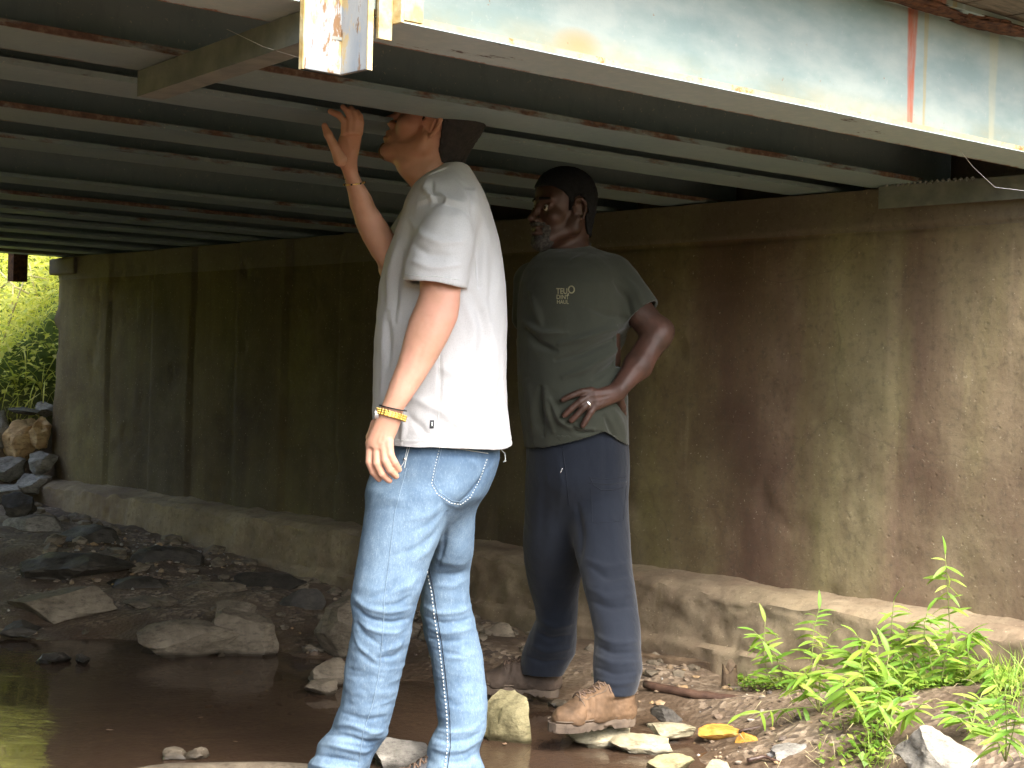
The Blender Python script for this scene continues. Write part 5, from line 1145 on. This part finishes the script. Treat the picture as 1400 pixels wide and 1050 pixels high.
SP.seam([(806, 652), (812, 664), (822, 670), (838, 670), (853, 666)], .0016, MAT['thread_dark'], pants, 'pocket_flap_edge', 30); SP.seam([(806, 653), (830, 655), (856, 652)], .0012, MAT['thread_dark'], pants, 'pocket_flap_edge', 30); SP.seam([(808, 668), (810, 715), (852, 712), (856, 664)], .0010, MAT['thread_dark'], pants, 'cargo_pocket_edge', 40)
SP.seam([(769, 612), (774, 650), (778, 690)], .0012, MAT['thread_dark'], pants, 'fly_seam', 30); SP.seam([(766, 647), (769, 640)], .0014, MAT['silver'], pants, 'drawstring_end', 6, .001)
SP.seam([(806, 660), (830, 662), (856, 659)], .0022, MAT['navy'], pants, 'pocket_flap_edge', 30); pf_ = [(808.5, 655), (854, 655), (853, 665), (838, 668.5), (822, 668.5), (812, 662.5)]
bt = boot('boot', pt(863, 990, 4.66), math.radians(28), .285, m2, MAT['boot'])
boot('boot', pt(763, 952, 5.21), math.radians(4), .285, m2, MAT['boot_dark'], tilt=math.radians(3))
# ------------------------------------------------------------------ stones
def rock(label, xl, xr, yt, yb, mat, zb=0.0, dr=.8, seed=0, planes=10, rough=.07, flat=1.0, name='rock', group=None, sub=4, rz=None, sharp=.0, bury=.35, dz=0):
    """angular stone filling the given extent of the photograph; stands on level zb at its real size"""
    r2 = random.Random(seed*7+3); cpx = (xl+xr)/2; P0 = onz(cpx, yb, zb); D = P0.y
    wd = (xr-xl)*D/F_PX; dp = wd*dr; H = max(.02, (yb-yt)*D/F_PX-dp*.75*(CAM_Z-zb)/D*1.0)*flat
    c = Vector((P0.x, P0.y+dp*.48, zb)) ; c.x = pt(cpx, yb, c.y).x
    bm = bmesh.new(); bmesh.ops.create_icosphere(bm, subdivisions=sub, radius=1); v = np.array([q.co for q in bm.verts]); Fc = [[q.index for q in f.verts] for f in bm.faces]; bm.free()
    for k in range(planes+6):
        n_ = np.array([r2.gauss(0, 1), r2.gauss(0, 1), r2.gauss(0, .8)]); n_ /= np.linalg.norm(n_); d = r2.uniform(.45, .85)
        ex = np.clip(v@n_-d, 0, None); v = v-ex[:, None]*n_*(.985)
    v = v+v*(fbm(v*1.7+seed*3.1, 4, seed)*rough*1.6)[:, None]+v*(fbm(v*6+seed, 5, seed+5)*rough*.55)[:, None]
    lo, hi = v.min(0), v.max(0); v = (v-lo)/(hi-lo)
    if rz is None: rz = 0
    v[:, 0] = (v[:, 0]-.5)*wd; v[:, 1] = (v[:, 1]-.5)*dp; v[:, 2] = v[:, 2]*H*(1+bury)-H*bury
    me = bpy.data.meshes.new(name); me.from_pydata(v.tolist(), [], Fc); me.materials.append(MAT[mat])
    me.polygons.foreach_set('use_smooth', [True]*len(me.polygons))
    try: me.set_sharp_from_angle(angle=math.radians(24))
    except Exception: pass
    o = bpy.data.objects.new(name, me); C.objects.link(o); o.location = c+Vector((0, 0, dz)); tag(o, label, 'rock', group)
    return o
G1_ = 'stones lying in and beside the stream'
R_ = [
 ('flat pale yellowish stone under the toe of the tan boot', 770, 862, 988, 1024, 'rock_pale', 0.0, .75, 1, 9),
 ('long pale cracked stone under the heel of the tan boot', 822, 918, 996, 1032, 'rock_pale', 0.0, .8, 2, 8),
 ('rounded buff stone behind the long cracked one', 884, 952, 986, 1010, 'rock_pale', 0.02, .8, 3, 6),
 ('bright orange-stained stone, left of the two orange ones', 952, 1036, 989, 1014, 'rock_orange', 0.02, .7, 4, 7),
 ('rounded orange and yellow stone, right of the two orange ones', 1003, 1056, 1000, 1031, 'rock_orange', 0.01, .8, 5, 6),
 ('pale mossy stone cut by the bottom edge below the boot', 882, 950, 1026, 1062, 'rock_olive', 0.0, .8, 6, 7),
 ('small wet stone beside the mossy one at the bottom edge', 955, 1002, 1036, 1066, 'rock_pale', 0.0, .8, 7, 7),
 ('pointed pale grey stone on the mud below the stick', 1054, 1107, 1012, 1048, 'rock_grey', 0.02, .8, 8, 9),
 ('small yellowish stone left of the big whitish rock', 1203, 1238, 1030, 1062, 'rock_pale', 0.04, .8, 9, 7),
 ('big jagged whitish rock in front of the grass', 1228, 1345, 985, 1062, 'rock_white', 0.10, .7, 10, 13),
 ('small grey stone at the bottom edge under the whitish rock', 1318, 1348, 1040, 1066, 'rock_grey', 0.08, .8, 11, 8),
 ('big wedge-shaped olive stone standing right of the jeans', 655, 727, 940, 1018, 'rock_olive', 0.0, .75, 12, 9),
 ('lumpy grey stone in the water between the jeans legs', 500, 590, 1004, 1052, 'rock_grey', 0.0, .7, 13, 9),
 ('tall brown boulder left of the jeans knee', 427, 500, 810, 898, 'rock_brown', 0.02, .75, 14, 8),
 ('flat brown stone below the tall boulder', 420, 482, 896, 938, 'rock_brown', 0.0, .7, 15, 8),
 ('small dark stone at the waterline beside the flat brown one', 416, 462, 926, 952, 'rock_brown', 0.0, .8, 16, 8),
 ('broad flat slab of stone lying half in the pool', 186, 330, 842, 902, 'rock_brown', 0.0, .55, 17, 9),
 ('angular brown slab end with a pale face on the pool edge', 282, 382, 828, 898, 'rock_brown', 0.0, .55, 18, 10),
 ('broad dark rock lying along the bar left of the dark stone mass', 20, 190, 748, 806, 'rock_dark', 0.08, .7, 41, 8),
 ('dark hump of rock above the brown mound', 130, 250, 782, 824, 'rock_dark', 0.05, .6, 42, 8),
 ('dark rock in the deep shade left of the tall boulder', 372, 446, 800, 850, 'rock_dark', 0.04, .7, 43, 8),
 ('brown rock in the shade above the slab end', 236, 340, 790, 828, 'rock_brown', 0.06, .6, 44, 9),
 ('rounded brown stone lying on top of the flat slab', 292, 352, 818, 848, 'rock_brown', 0.09, .7, 19, 7),
 ('low brown mound of stone by the left edge', 0, 160, 794, 850, 'rock_brown', 0.03, .5, 20, 8),
 ('low brown stone behind the slab', 168, 290, 812, 842, 'rock_brown', 0.04, .6, 21, 8),
 ('thin dark stone at the left waterline', 0, 56, 846, 868, 'rock_dark', 0.02, .6, 22, 8),
 ('long brown foreground rock along the bottom edge', 128, 498, 1031, 1078, 'rock_brown', 0.0, .35, 23, 8),
 ('pale grey pebble sitting on the foreground rock', 222, 256, 1019, 1040, 'rock_brown', 0.0, .8, 24, 8),
 ('pale grey pebble, right of the pair on the foreground rock', 250, 287, 1019, 1040, 'rock_brown', 0.0, .8, 25, 6),
 ('round dark boulder against the footing on the left', 62, 168, 714, 766, 'rock_dark', 0.12, .6, 26, 5),
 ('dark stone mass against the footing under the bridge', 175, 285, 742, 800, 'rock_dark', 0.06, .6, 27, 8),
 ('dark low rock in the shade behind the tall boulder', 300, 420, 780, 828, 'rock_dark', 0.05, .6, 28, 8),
 ('small dark stone in the pool near the left edge', 50, 95, 890, 908, 'rock_dark', 0.0, .7, 29, 7),
 ('tiny dark stone in the pool right of the small dark one', 102, 122, 893, 909, 'rock_dark', 0.0, .8, 30, 7),
 ('flat wet grey slab by the left opening', 0, 92, 700, 742, 'rock_grey', 0.16, .6, 31, 9),
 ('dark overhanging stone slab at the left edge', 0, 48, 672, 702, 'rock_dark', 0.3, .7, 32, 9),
 ('brown stone behind the man between his boots', 660, 712, 848, 892, 'rock_brown', 0.04, .7, 33, 8),
 ('small dark pebbly stone right of the tan boot', 888, 932, 962, 988, 'rock_dark', 0.03, .8, 34, 8),
 ('flat grey stone in the mud under the grass', 1090, 1140, 978, 1000, 'rock_brown', 0.05, .8, 35, 8),
]
for q in R_:
    rock(q[0], *q[1:5], q[5], q[6], q[7], q[8], q[9], group=G1_, rough=.09 if q[5] in ('rock_white', 'rock_dark') else .06)
# riprap beyond the end of the wall, seen in the left opening
def rock_at(label, px, py, Y, sx, sy, sz, mat, seed, planes=11):
    o = rock(label, px-20, px+20, 600, 620, mat, 0, .8, seed, planes, group='riprap stones beyond the far end of the wall', rough=.09)
    v = np.array([q.co for q in o.data.vertices]); lo, hi = v.min(0), v.max(0); v = ((v-lo)/(hi-lo)-.5)*np.array([sx, sy, sz]); o.data.vertices.foreach_set('co', v.ravel()); o.data.update(); o.location = pt(px, py, Y); return o
RR = [('orange-tan boulder standing beside the far end of the wall', 30, 604, 9.75, .26, .26, .30, 'rock_tan', 101), ('yellowish stone wedged between the tan boulder and the wall', 56, 592, 9.7, .14, .2, .20, 'rock_tan', 102),
      ('flat dark stone lying on top of the tan boulder', 32, 562, 9.7, .20, .2, .05, 'rock_dark', 103), ('dark grey stone under the yellowish one', 58, 634, 9.6, .17, .22, .15, 'rock_grey', 104), ('grey stone at the left edge beside the tan boulder', -2, 590, 9.8, .14, .25, .26, 'rock_grey', 105),
      ('pale grey stone at the left edge below the tan boulder', 6, 642, 9.6, .24, .3, .16, 'rock_grey', 106), ('grey stone above the footing end', 42, 662, 9.5, .22, .25, .13, 'rock_grey', 107), ('grey boulder hidden low in the left opening', 8, 676, 9.4, .26, .3, .12, 'rock_grey', 108),
      ('grey stone high beside the wall corner', 62, 560, 9.9, .12, .2, .10, 'rock_grey', 109), ('weathered grey stone at the foot of the grassy bank', 8, 560, 10.1, .2, .2, .10, 'rock_grey', 110)]
for q in RR: rock_at(*q)

# pebbles and gravel: uncountable, one mesh per kind
def pebbles(name, pts_, rs, mat):
    bm = bmesh.new(); bmesh.ops.create_icosphere(bm, subdivisions=1, radius=1); v0 = np.array([q.co for q in bm.verts]); f0 = np.array([[q.index for q in f.verts] for f in bm.faces]); bm.free(); g_ = np.random.RandomState(4); V = []; Fc = []
    for i, (p, r) in enumerate(zip(pts_, rs)):
        v = v0*(1+g_.uniform(-.28, .28, (len(v0), 1)))*np.array([1, g_.uniform(.6, 1), g_.uniform(.35, .7)])*r; a = g_.uniform(0, 6.3); v = v@np.array([[math.cos(a), math.sin(a), 0], [-math.sin(a), math.cos(a), 0], [0, 0, 1]])+np.array(p); V.append(v); Fc.append(f0+i*len(v0))
    return mesh_obj(name, np.concatenate(V), np.concatenate(Fc), mat, None, smooth=False, kind='stuff')
gm = NM('mixed_gravel'); gi_ = gm.n('ShaderNodeNewGeometry'); cc_ = gm.ramp(gi_.outputs['Random Per Island'], [(0, (.06, .05, .042)), (.3, (.14, .10, .07)), (.55, (.22, .17, .12)), (.75, (.3, .2, .10)), (.9, (.24, .235, .22)), (1, (.44, .40, .32))])
gm.fin(cc_, .6, gm.bump(gm.noise(gm.coord(), 80, 4), .3, .002), .35)
PP = [rnd.uniform(-2.2, 1.9) for _ in range(9000)]; QQ = [rnd.uniform(4.15, 9.3) for _ in range(9000)]
zz = ground_z(np.array(PP), np.array(QQ)); n_, t_ = wb(np.stack([PP, QQ], 1)); pk, rk = [], []
den = vnoise(np.stack([np.array(PP)*1.8, np.array(QQ)*1.8, zz*0], 1), 90)
for i in range(9000):
    if n_[i] > WALL_N-.24 or zz[i] < -.075: continue
    if den[i] < rnd.uniform(-.5, .6): continue
    r = .004+.016*rnd.random()**3.2; pk.append((PP[i], QQ[i], zz[i]+r*.2)); rk.append(r)
pebbles('gravel', pk, rk, gm.m)
# bigger rubble lining the foot of the footing and the shaded bar
pk, rk = [], []
for i in range(190):
    t = rnd.uniform(3.2, 8.9); s_ = rnd.random()**1.5*np.interp(t, *WT)*1.05+.24; p = bw(WALL_N-s_, t); pk.append((p.x, p.y)); rk.append(rnd.uniform(.018, .065)*(1 if t > 4.6 else .55))
zz = ground_z(np.array([p[0] for p in pk]), np.array([p[1] for p in pk])); gm2 = MAT['rock_brown']
pebbles('rubble', [(a, b, z+r*.15) for (a, b), z, r in zip(pk, zz, rk)], rk, gm2)

# ------------------------------------------------------------------ driftwood
def stick(label, P3, r0, r1, mat, name='branch', cat='branch', knots=True, n=10, seed=0):
    P3 = [Vector(p) for p in P3]; L = []; r2 = random.Random(seed)
    for i in range(len(P3)-1):
        for q in range(5): L.append(P3[i].lerp(P3[i+1], q/5)+Vector((r2.uniform(-1, 1), r2.uniform(-1, 1), r2.uniform(-1, 1)))*r0*.14)
    L.append(P3[-1]); R = [r0+(r1-r0)*i/(len(L)-1) for i in range(len(L))]; R = [r*r2.uniform(.88, 1.12) for r in R]
    return MB().tube(L, R, n).obj(name, MAT[mat], None, smooth=True, label=label, cat=cat)
def g3(px, py, z): p = onz(px, py, z); return (p.x, p.y, z)
stick('long dark wet branch lying on the mud under the grass', [g3(882, 936, .075), g3(940, 948, .07), g3(1010, 957, .07), g3(1060, 968, .07), g3(1112, 978, .08)], .014, .017, 'wood_wet', seed=1)
stick('thin crooked twig under the left of the grass', [g3(1010, 1000, .05), g3(1060, 990, .07), g3(1130, 960, .12)], .005, .003, 'wood_wet', 'twig', 'twig', seed=2)
stick('short twig crossing the mud by the pointed grey stone', [g3(1112, 1022, .045), g3(1150, 1026, .045), g3(1192, 1018, .06)], .007, .004, 'wood_wet', 'twig', 'twig', seed=3)
stick('thin twig standing up from the mud near the bottom edge', [g3(1162, 1042, .03), tuple(pt(1155, 1000, onz(1162, 1042, .03).y+.02)), tuple(pt(1152, 985, onz(1162, 1042, .03).y+.02))], .0028, .002, 'wood', 'twig', 'twig', seed=4)
stick('black wet twig beside the pointed grey stone', [g3(1022, 1040, .03), g3(1045, 1034, .04), g3(1075, 1046, .03)], .006, .004, 'wood_wet', 'twig', 'twig', seed=5)
stick('bent root curling out of the mud by the bottom edge', [g3(1180, 1030, .05), g3(1196, 1008, .07), g3(1212, 1014, .07), g3(1214, 1034, .04)], .007, .005, 'wood_wet', 'root', 'root', seed=6)
# weathered planks
def plank(label, a, b, w_, th, mat, seed):
    a, b = Vector(a), Vector(b); u = (b-a).normalized(); s_ = Vector((-u.y, u.x, 0)).normalized(); n = 16; V = []; Fc = []; r2 = random.Random(seed); L = (b-a).length
    for i in range(n+1):
        c = a+u*L*i/n; ww = w_*(1-.25*abs(i/n-.5))*r2.uniform(.88, 1.05)*(.55 if i in (0, n) else 1)
        for (q, z) in ((-.5, 0), (-.5, 1), (-.15, 1.12), (.2, .96), (.5, .9), (.5, 0)): V.append(tuple(c+s_*ww*q+Vector((0, 0, th*z+r2.uniform(-.003, .003)))))
    for i in range(n):
        for j in range(6): Fc.append((i*6+j, i*6+(j+1) % 6, (i+1)*6+(j+1) % 6, (i+1)*6+j))
    Fc += [tuple(range(6))[::-1], tuple(n*6+j for j in range(6))]
    return mesh_obj('driftwood_board', V, Fc, MAT[mat], None, smooth=False, label=label, cat='board')
plank('weathered brown board lying at the foot of the footing behind the boots', g3(862, 905, .07), g3(992, 921, .07), .09, .035, 'wood', 3)
plank('dark rotten board lying behind the weathered one', g3(868, 893, .07), g3(1000, 905, .09), .06, .05, 'wood_wet', 4)
# split stump: an upright wedge of wood
sb = onz(998, 946, .06); V = []; hh = [.088, .105, .075, .092, .06, .08]
for i in range(12):
    a = 2*PI*i/12; V.append((sb.x+.030*math.cos(a)*(1+.15*math.sin(3*a)), sb.y+.02*math.sin(a), .03))
for i in range(12):
    a = 2*PI*i/12; V.append((sb.x+.024*math.cos(a)-.004, sb.y+.016*math.sin(a), .06+hh[i//2]))
V.append((sb.x-.002, sb.y, .12)); Fc = [(i, (i+1) % 12, 12+(i+1) % 12, 12+i) for i in range(12)]+[(12+i, 12+(i+1) % 12, 24) for i in range(12)]
mesh_obj('wood_stump', V, Fc, MAT['wood'], None, smooth=False, label='short split stump of wood standing upright on the bank', cat='stump')

# ------------------------------------------------------------------ grass with long pointed leaves at the foot of the wall
leaf_me = []
for k in range(6):
    r2 = random.Random(k+20); L = 1.0; wd = .12+.025*r2.random(); n = 7; V = []; Fc = []
    for i in range(n+1):
        s_ = i/n; w_ = wd*math.sin(PI*min(1, s_*.93+.05))**.75*(1-.35*s_); zc = -(.18+.22*k/5)*s_*s_; V += [(s_, w_, zc+.03*w_/wd), (s_, 0, zc-.012), (s_, -w_, zc+.03*w_/wd)]
    for i in range(n):
        for j in (0, 1): a = i*3+j; Fc.append((a, a+3, a+4, a+1))
    me = bpy.data.meshes.new('leaf'); me.from_pydata(V, [], Fc); me.materials.append(MAT['leaf']); me.polygons.foreach_set('use_smooth', [True]*len(me.polygons)); leaf_me.append(me)
GP = 'leafy grass plants growing at the foot of the wall'
lf_count = 0
def plant(label, base_px, stems, size=.062, seed=0, base_z=None, lname='plant'):
    """stems: each a list of photo points, bottom to top; the leaves sit along the upper part, drooping"""
    global lf_count
    r2 = random.Random(seed); bx_, by_ = base_px; z = base_z if base_z is not None else .1; b = onz(bx_, by_, z); z = gz(b.x, b.y); b = onz(bx_, by_, z)
    e = empty('grass_plant', (b.x, b.y, z-.005), label=label, cat='plant', group=GP)
    mb = MB(); leaves = []
    for k, st in enumerate(stems):
        dy = r2.uniform(-.10, .03)
        P3 = [Vector((b.x, b.y, z-.01))]+[pt(x, y, b.y+dy*(i+1)/len(st)) for i, (x, y) in enumerate(st)]
        fine = []
        for i in range(len(P3)-1):
            for q in range(5): fine.append(P3[i].lerp(P3[i+1], q/5))
        fine.append(P3[-1])
        for _ in range(3): fine = [fine[0]]+[(fine[i-1]+fine[i]*2+fine[i+1])/4 for i in range(1, len(fine)-1)]+[fine[-1]]
        mb.tube(fine, [.0022-.0012*i/len(fine) for i in range(len(fine))], 5)
        N_ = len(fine); nl = max(6, int(N_*1.35)); side = 1
        for q in range(nl):
            f_ = .30+.70*q/(nl-1) if nl > 1 else 1; i = min(N_-1, int(f_*(N_-1))); u = (fine[min(i+1, N_-1)]-fine[max(i-1, 0)]).normalized(); side = -side
            az = r2.uniform(-.9, .9)+(0 if side > 0 else PI)
            d = Vector((math.cos(az), math.sin(az)*.8, r2.uniform(-1.25, .15))); d = (d+u*.55).normalized()
            if q == nl-1: d = (u+Vector((r2.uniform(-.6, .6), 0, -.3))).normalized()
            leaves.append((fine[i], d, size*r2.uniform(.75, 1.35)))
    so_ = mb.obj('stem', MAT['stem'], e, smooth=True)
    Mi = chain(e).inverted()
    for p, d, s_ in leaves:
        o = bpy.data.objects.new('leaf', r2.choice(leaf_me)); C.objects.link(o); o.parent = e
        x_ = d; z_ = Vector((r2.uniform(-.35, .35), -.45+r2.uniform(-.3, .3), 1)); y_ = z_.cross(x_).normalized(); z_ = x_.cross(y_)
        R3 = Matrix((x_, y_, z_)).transposed().to_4x4(); m_ = Matrix.Translation(p) @ R3 @ Matrix.Diagonal((s_, s_, s_, 1)); m_ = Mi @ m_
        o.location, o.rotation_euler, o.scale = m_.to_translation(), m_.to_euler(), m_.to_scale(); lf_count += 1
    return e
plant('sparse grass plant leaning left, leftmost by the footing', (1080, 940), [[(1062, 900), (1030, 862)], [(1050, 930), (1044, 890), (1046, 850)]], .055, 1)
plant('tall arching grass plant left of the dense clump', (1105, 945), [[(1110, 900), (1112, 862), (1120, 832)], [(1120, 900), (1136, 866)]], .05, 2)
plant('drooping bright clump low on the left of the grass', (1120, 968), [[(1108, 930), (1100, 918)], [(1120, 930), (1122, 918)], [(1092, 940), (1088, 925)]], .06, 3)
plant('trailing grass shoot reaching left over the mud', (1128, 962), [[(1080, 968), (1012, 978)], [(1120, 985), (1105, 998)]], .045, 4)
plant('dense bright clump in the middle of the grass', (1190, 962), [[(1188, 915), (1180, 880), (1172, 870)], [(1200, 920), (1200, 885)], [(1175, 920), (1165, 895), (1160, 892)], [(1210, 930), (1215, 895)]], .062, 5)
plant('bright grass clump drooping over dead leaves', (1180, 975), [[(1185, 940), (1178, 905)], [(1160, 950), (1150, 930)], [(1200, 955), (1212, 930)]], .058, 6)
plant('grass plant with two leaves held against the ledge', (1225, 950), [[(1222, 900), (1218, 860), (1222, 822)], [(1230, 900), (1236, 872)]], .05, 7)
plant('leafy grass plant right of the dense middle clump', (1255, 955), [[(1250, 910), (1245, 875), (1240, 862)], [(1265, 910), (1262, 880)], [(1240, 925), (1232, 900)]], .06, 8)
plant('tallest grass plant with a thin bare tip against the wall', (1300, 955), [[(1300, 900), (1298, 850), (1295, 800), (1292, 758)], [(1310, 905), (1322, 870)], [(1290, 910), (1285, 880)]], .052, 9)
plant('grass plant left of the tallest one with hooked shoots', (1280, 960), [[(1272, 900), (1262, 860), (1268, 835)], [(1290, 915), (1296, 880)], [(1262, 930), (1250, 915)]], .055, 10)
plant('grass plant reaching right along the ledge', (1330, 955), [[(1325, 905), (1322, 870), (1335, 862)], [(1345, 925), (1352, 895)], [(1318, 920), (1310, 890)]], .056, 11)
plant('small leafy plant at the far right against the footing', (1362, 965), [[(1362, 930), (1356, 905)], [(1372, 940), (1380, 920)]], .05, 12)
plant('low spreading plant in front of the dense clump', (1215, 985), [[(1208, 970), (1196, 960)], [(1225, 965), (1232, 950)], [(1245, 975), (1262, 962)]], .052, 13)
plant('upright plant at the right edge beside the whitish rock', (1375, 1035), [[(1376, 990), (1374, 940)], [(1385, 1000), (1392, 960)], [(1362, 1010), (1352, 985)]], .055, 14)
plant('small plant hanging over the whitish rock', (1330, 985), [[(1322, 970), (1308, 962)], [(1335, 965), (1342, 950)], [(1318, 985), (1300, 978)]], .05, 15)
# one broad heart-shaped leaf plant
hb = onz(1348, 1012, .14); e = empty('broad_leaf_weed', (hb.x, hb.y, gz(hb.x, hb.y)), label='weed with one broad round leaf above the whitish rock', cat='plant')
MB().tube([(hb.x, hb.y, gz(hb.x, hb.y)), pt(1352, 1000, hb.y), pt(1355, 988, hb.y-.01)], .0016, 5).obj('stem', MAT['stem'], e, smooth=True)
V = [(pt(1355, 994, hb.y-.012))]; 
for i in range(14):
    a = 2*PI*i/14; rx_ = 11+2*math.cos(a); V.append(pt(1355+rx_*.85*math.sin(a), 996-rx_*1.25*math.cos(a)*(1.1 if math.cos(a) > 0 else .9), hb.y-.02+.006*math.cos(2*a)))
mesh_obj('leaf', [tuple(v) for v in V], [(0, 1+i, 1+(i+1) % 14) for i in range(14)], MAT['leaf'], e)
# low ground cover, thin grass blades, moss along the footing
P_, D_, L_, W_ = [], [], [], []
for q in range(5200):
    px_, py_ = rnd.gauss(1285, 65), rnd.uniform(935, 1010)
    if px_ < 1120 or px_ > 1450 or (1215 < px_ < 1350 and py_ > 975): continue
    p = onz(px_, py_, .14)
    P_.append((p.x, p.y)); D_.append((rnd.gauss(0, 1), rnd.gauss(0, 1), rnd.uniform(0, 1.1))); s_ = rnd.uniform(.012, .034); L_.append(s_); W_.append(s_*rnd.uniform(.15, .4))
for q in range(900):
    px_, py_ = rnd.uniform(1180, 1420), rnd.uniform(950, 1045)
    if 1215 < px_ < 1350 and py_ > 978: continue
    p = onz(px_, py_, .12); P_.append((p.x, p.y)); D_.append((rnd.gauss(0, .45), rnd.gauss(0, .45), 1)); L_.append(rnd.uniform(.04, .13)); W_.append(.0014)
for q in range(900):
    px_ = rnd.uniform(1000, 1105); p = onz(px_, np.interp(px_, [1000, 1105], [918, 942])+rnd.gauss(0, 6), .1); P_.append((p.x, p.y)); D_.append((rnd.gauss(0, 1), rnd.gauss(0, 1), rnd.uniform(.2, 1))); s_ = rnd.uniform(.008, .02); L_.append(s_); W_.append(s_*.4)
zz = ground_z(np.array([p[0] for p in P_]), np.array([p[1] for p in P_]))
leaf_cloud('ground_cover', [(p[0], p[1], z+rnd.random()*.02) for p, z in zip(P_, zz)], D_, L_, W_, MAT['leaf'], kind='stuff', droop=.15)
# dry stems and dead leaves among the grass
P_, D_, L_, W_ = [], [], [], []
for q in range(260):
    px_, py_ = rnd.gauss(1190, 80), rnd.uniform(935, 1040); p = onz(px_, py_, .1); P_.append((p.x, p.y, gz(p.x, p.y)+.004)); D_.append((rnd.gauss(0, 1), rnd.gauss(0, 1), rnd.uniform(0, .6))); L_.append(rnd.uniform(.04, .14)); W_.append(.0012)
leaf_cloud('dry_stems', P_, D_, L_, W_, MAT['vine'], kind='stuff')
def dead_leaf(label, px_, py_, s_, seed, z=None, up_=.5):
    s_ = s_*.55
    r2 = random.Random(seed); p = onz(px_, py_, .08 if z is None else z); zz_ = (max(gz(p.x, p.y), .003) if z is None else z); V = []; n = 9
    a0 = r2.uniform(0, 6.3)
    for i in range(n):
        t = i/(n-1); w_ = s_*.27*math.sin(PI*min(.98, t*.9+.06))*(1+.25*r2.uniform(-1, 1)); c_ = Vector((math.cos(a0), math.sin(a0), 0))*s_*(t-.5); sd_ = Vector((-math.sin(a0), math.cos(a0), 0)); curl = s_*up_*(2*t-1)**2
        for q in (-1, -.4, .4, 1): V.append(tuple(Vector((p.x, p.y, zz_+.006))+c_+sd_*w_*q+Vector((0, 0, curl+abs(q)*w_*.7*up_*2+r2.uniform(0, .15)*w_))))
    Fc = [(i*4+j, i*4+j+1, (i+1)*4+j+1, (i+1)*4+j) for i in range(n-1) for j in range(3)]
    return mesh_obj('dead_leaf', V, Fc, MAT['leaf_dead'], None, label=label, cat='leaf', group='dead leaves on the bank and stones')
for q in [('pale curled dead leaf below the middle of the grass', 1176, 990, .05, 1), ('crumpled brown dead leaf among the grass stems', 1210, 950, .055, 2), ('large crumpled dead leaf under the dense clump', 1215, 972, .06, 3), ('brown dead leaf near the leftmost grass plant', 1066, 905, .05, 4), ('small dead leaf left of the stump', 1014, 925, .04, 5),
          ('curled dead leaf at the bottom of the mud slope', 1148, 1000, .05, 6), ('dark dead leaf beside the bent root', 1198, 1024, .05, 7), ('reddish dead leaf against the footing behind the jeans', 668, 832, .05, 8), ('long brown dead leaf on the stone by the dark boot', 690, 905, .08, 9), ('dead leaf on the gravel right of the tan boot', 940, 975, .035, 10),
          ('dead leaf lying by the big whitish rock', 1225, 1000, .045, 11)]: dead_leaf(*q)
for q in [('yellow leaf floating on the pool left of the jeans', 274, 984, .04, 21), ('small pale leaf floating near the bottom left of the pool', 150, 1001, .045, 22), ('tan leaf floating farther right on the pool', 322, 1017, .03, 23), ('reddish leaf in the water below the wedge-shaped stone', 690, 1020, .04, 24)]: dead_leaf(*q, z=.0, up_=.05)

# spider threads hanging from the outer girder and the brace
def thread(label, pts_): MB().tube(pts_, .0006, 4).obj('spider_thread', MAT['web'], None, smooth=True, label=label, cat='spider thread', group='spider threads under the bridge')
thread('spider thread slanting down from the outer girder to the steel angle at right', [pt(1295, 183, 4.28), pt(1330, 228, 4.38), pt(1360, 256, 4.46), pt(1402, 261, 4.5)])
thread('spider thread running down across the brace at the post', [pt(310, 40, 2.96), pt(360, 64, 2.94), pt(412, 80, 2.91)])
thread('short spider thread above the brace near the post', [pt(375, 0, 2.9), pt(412, 20, 2.88)])
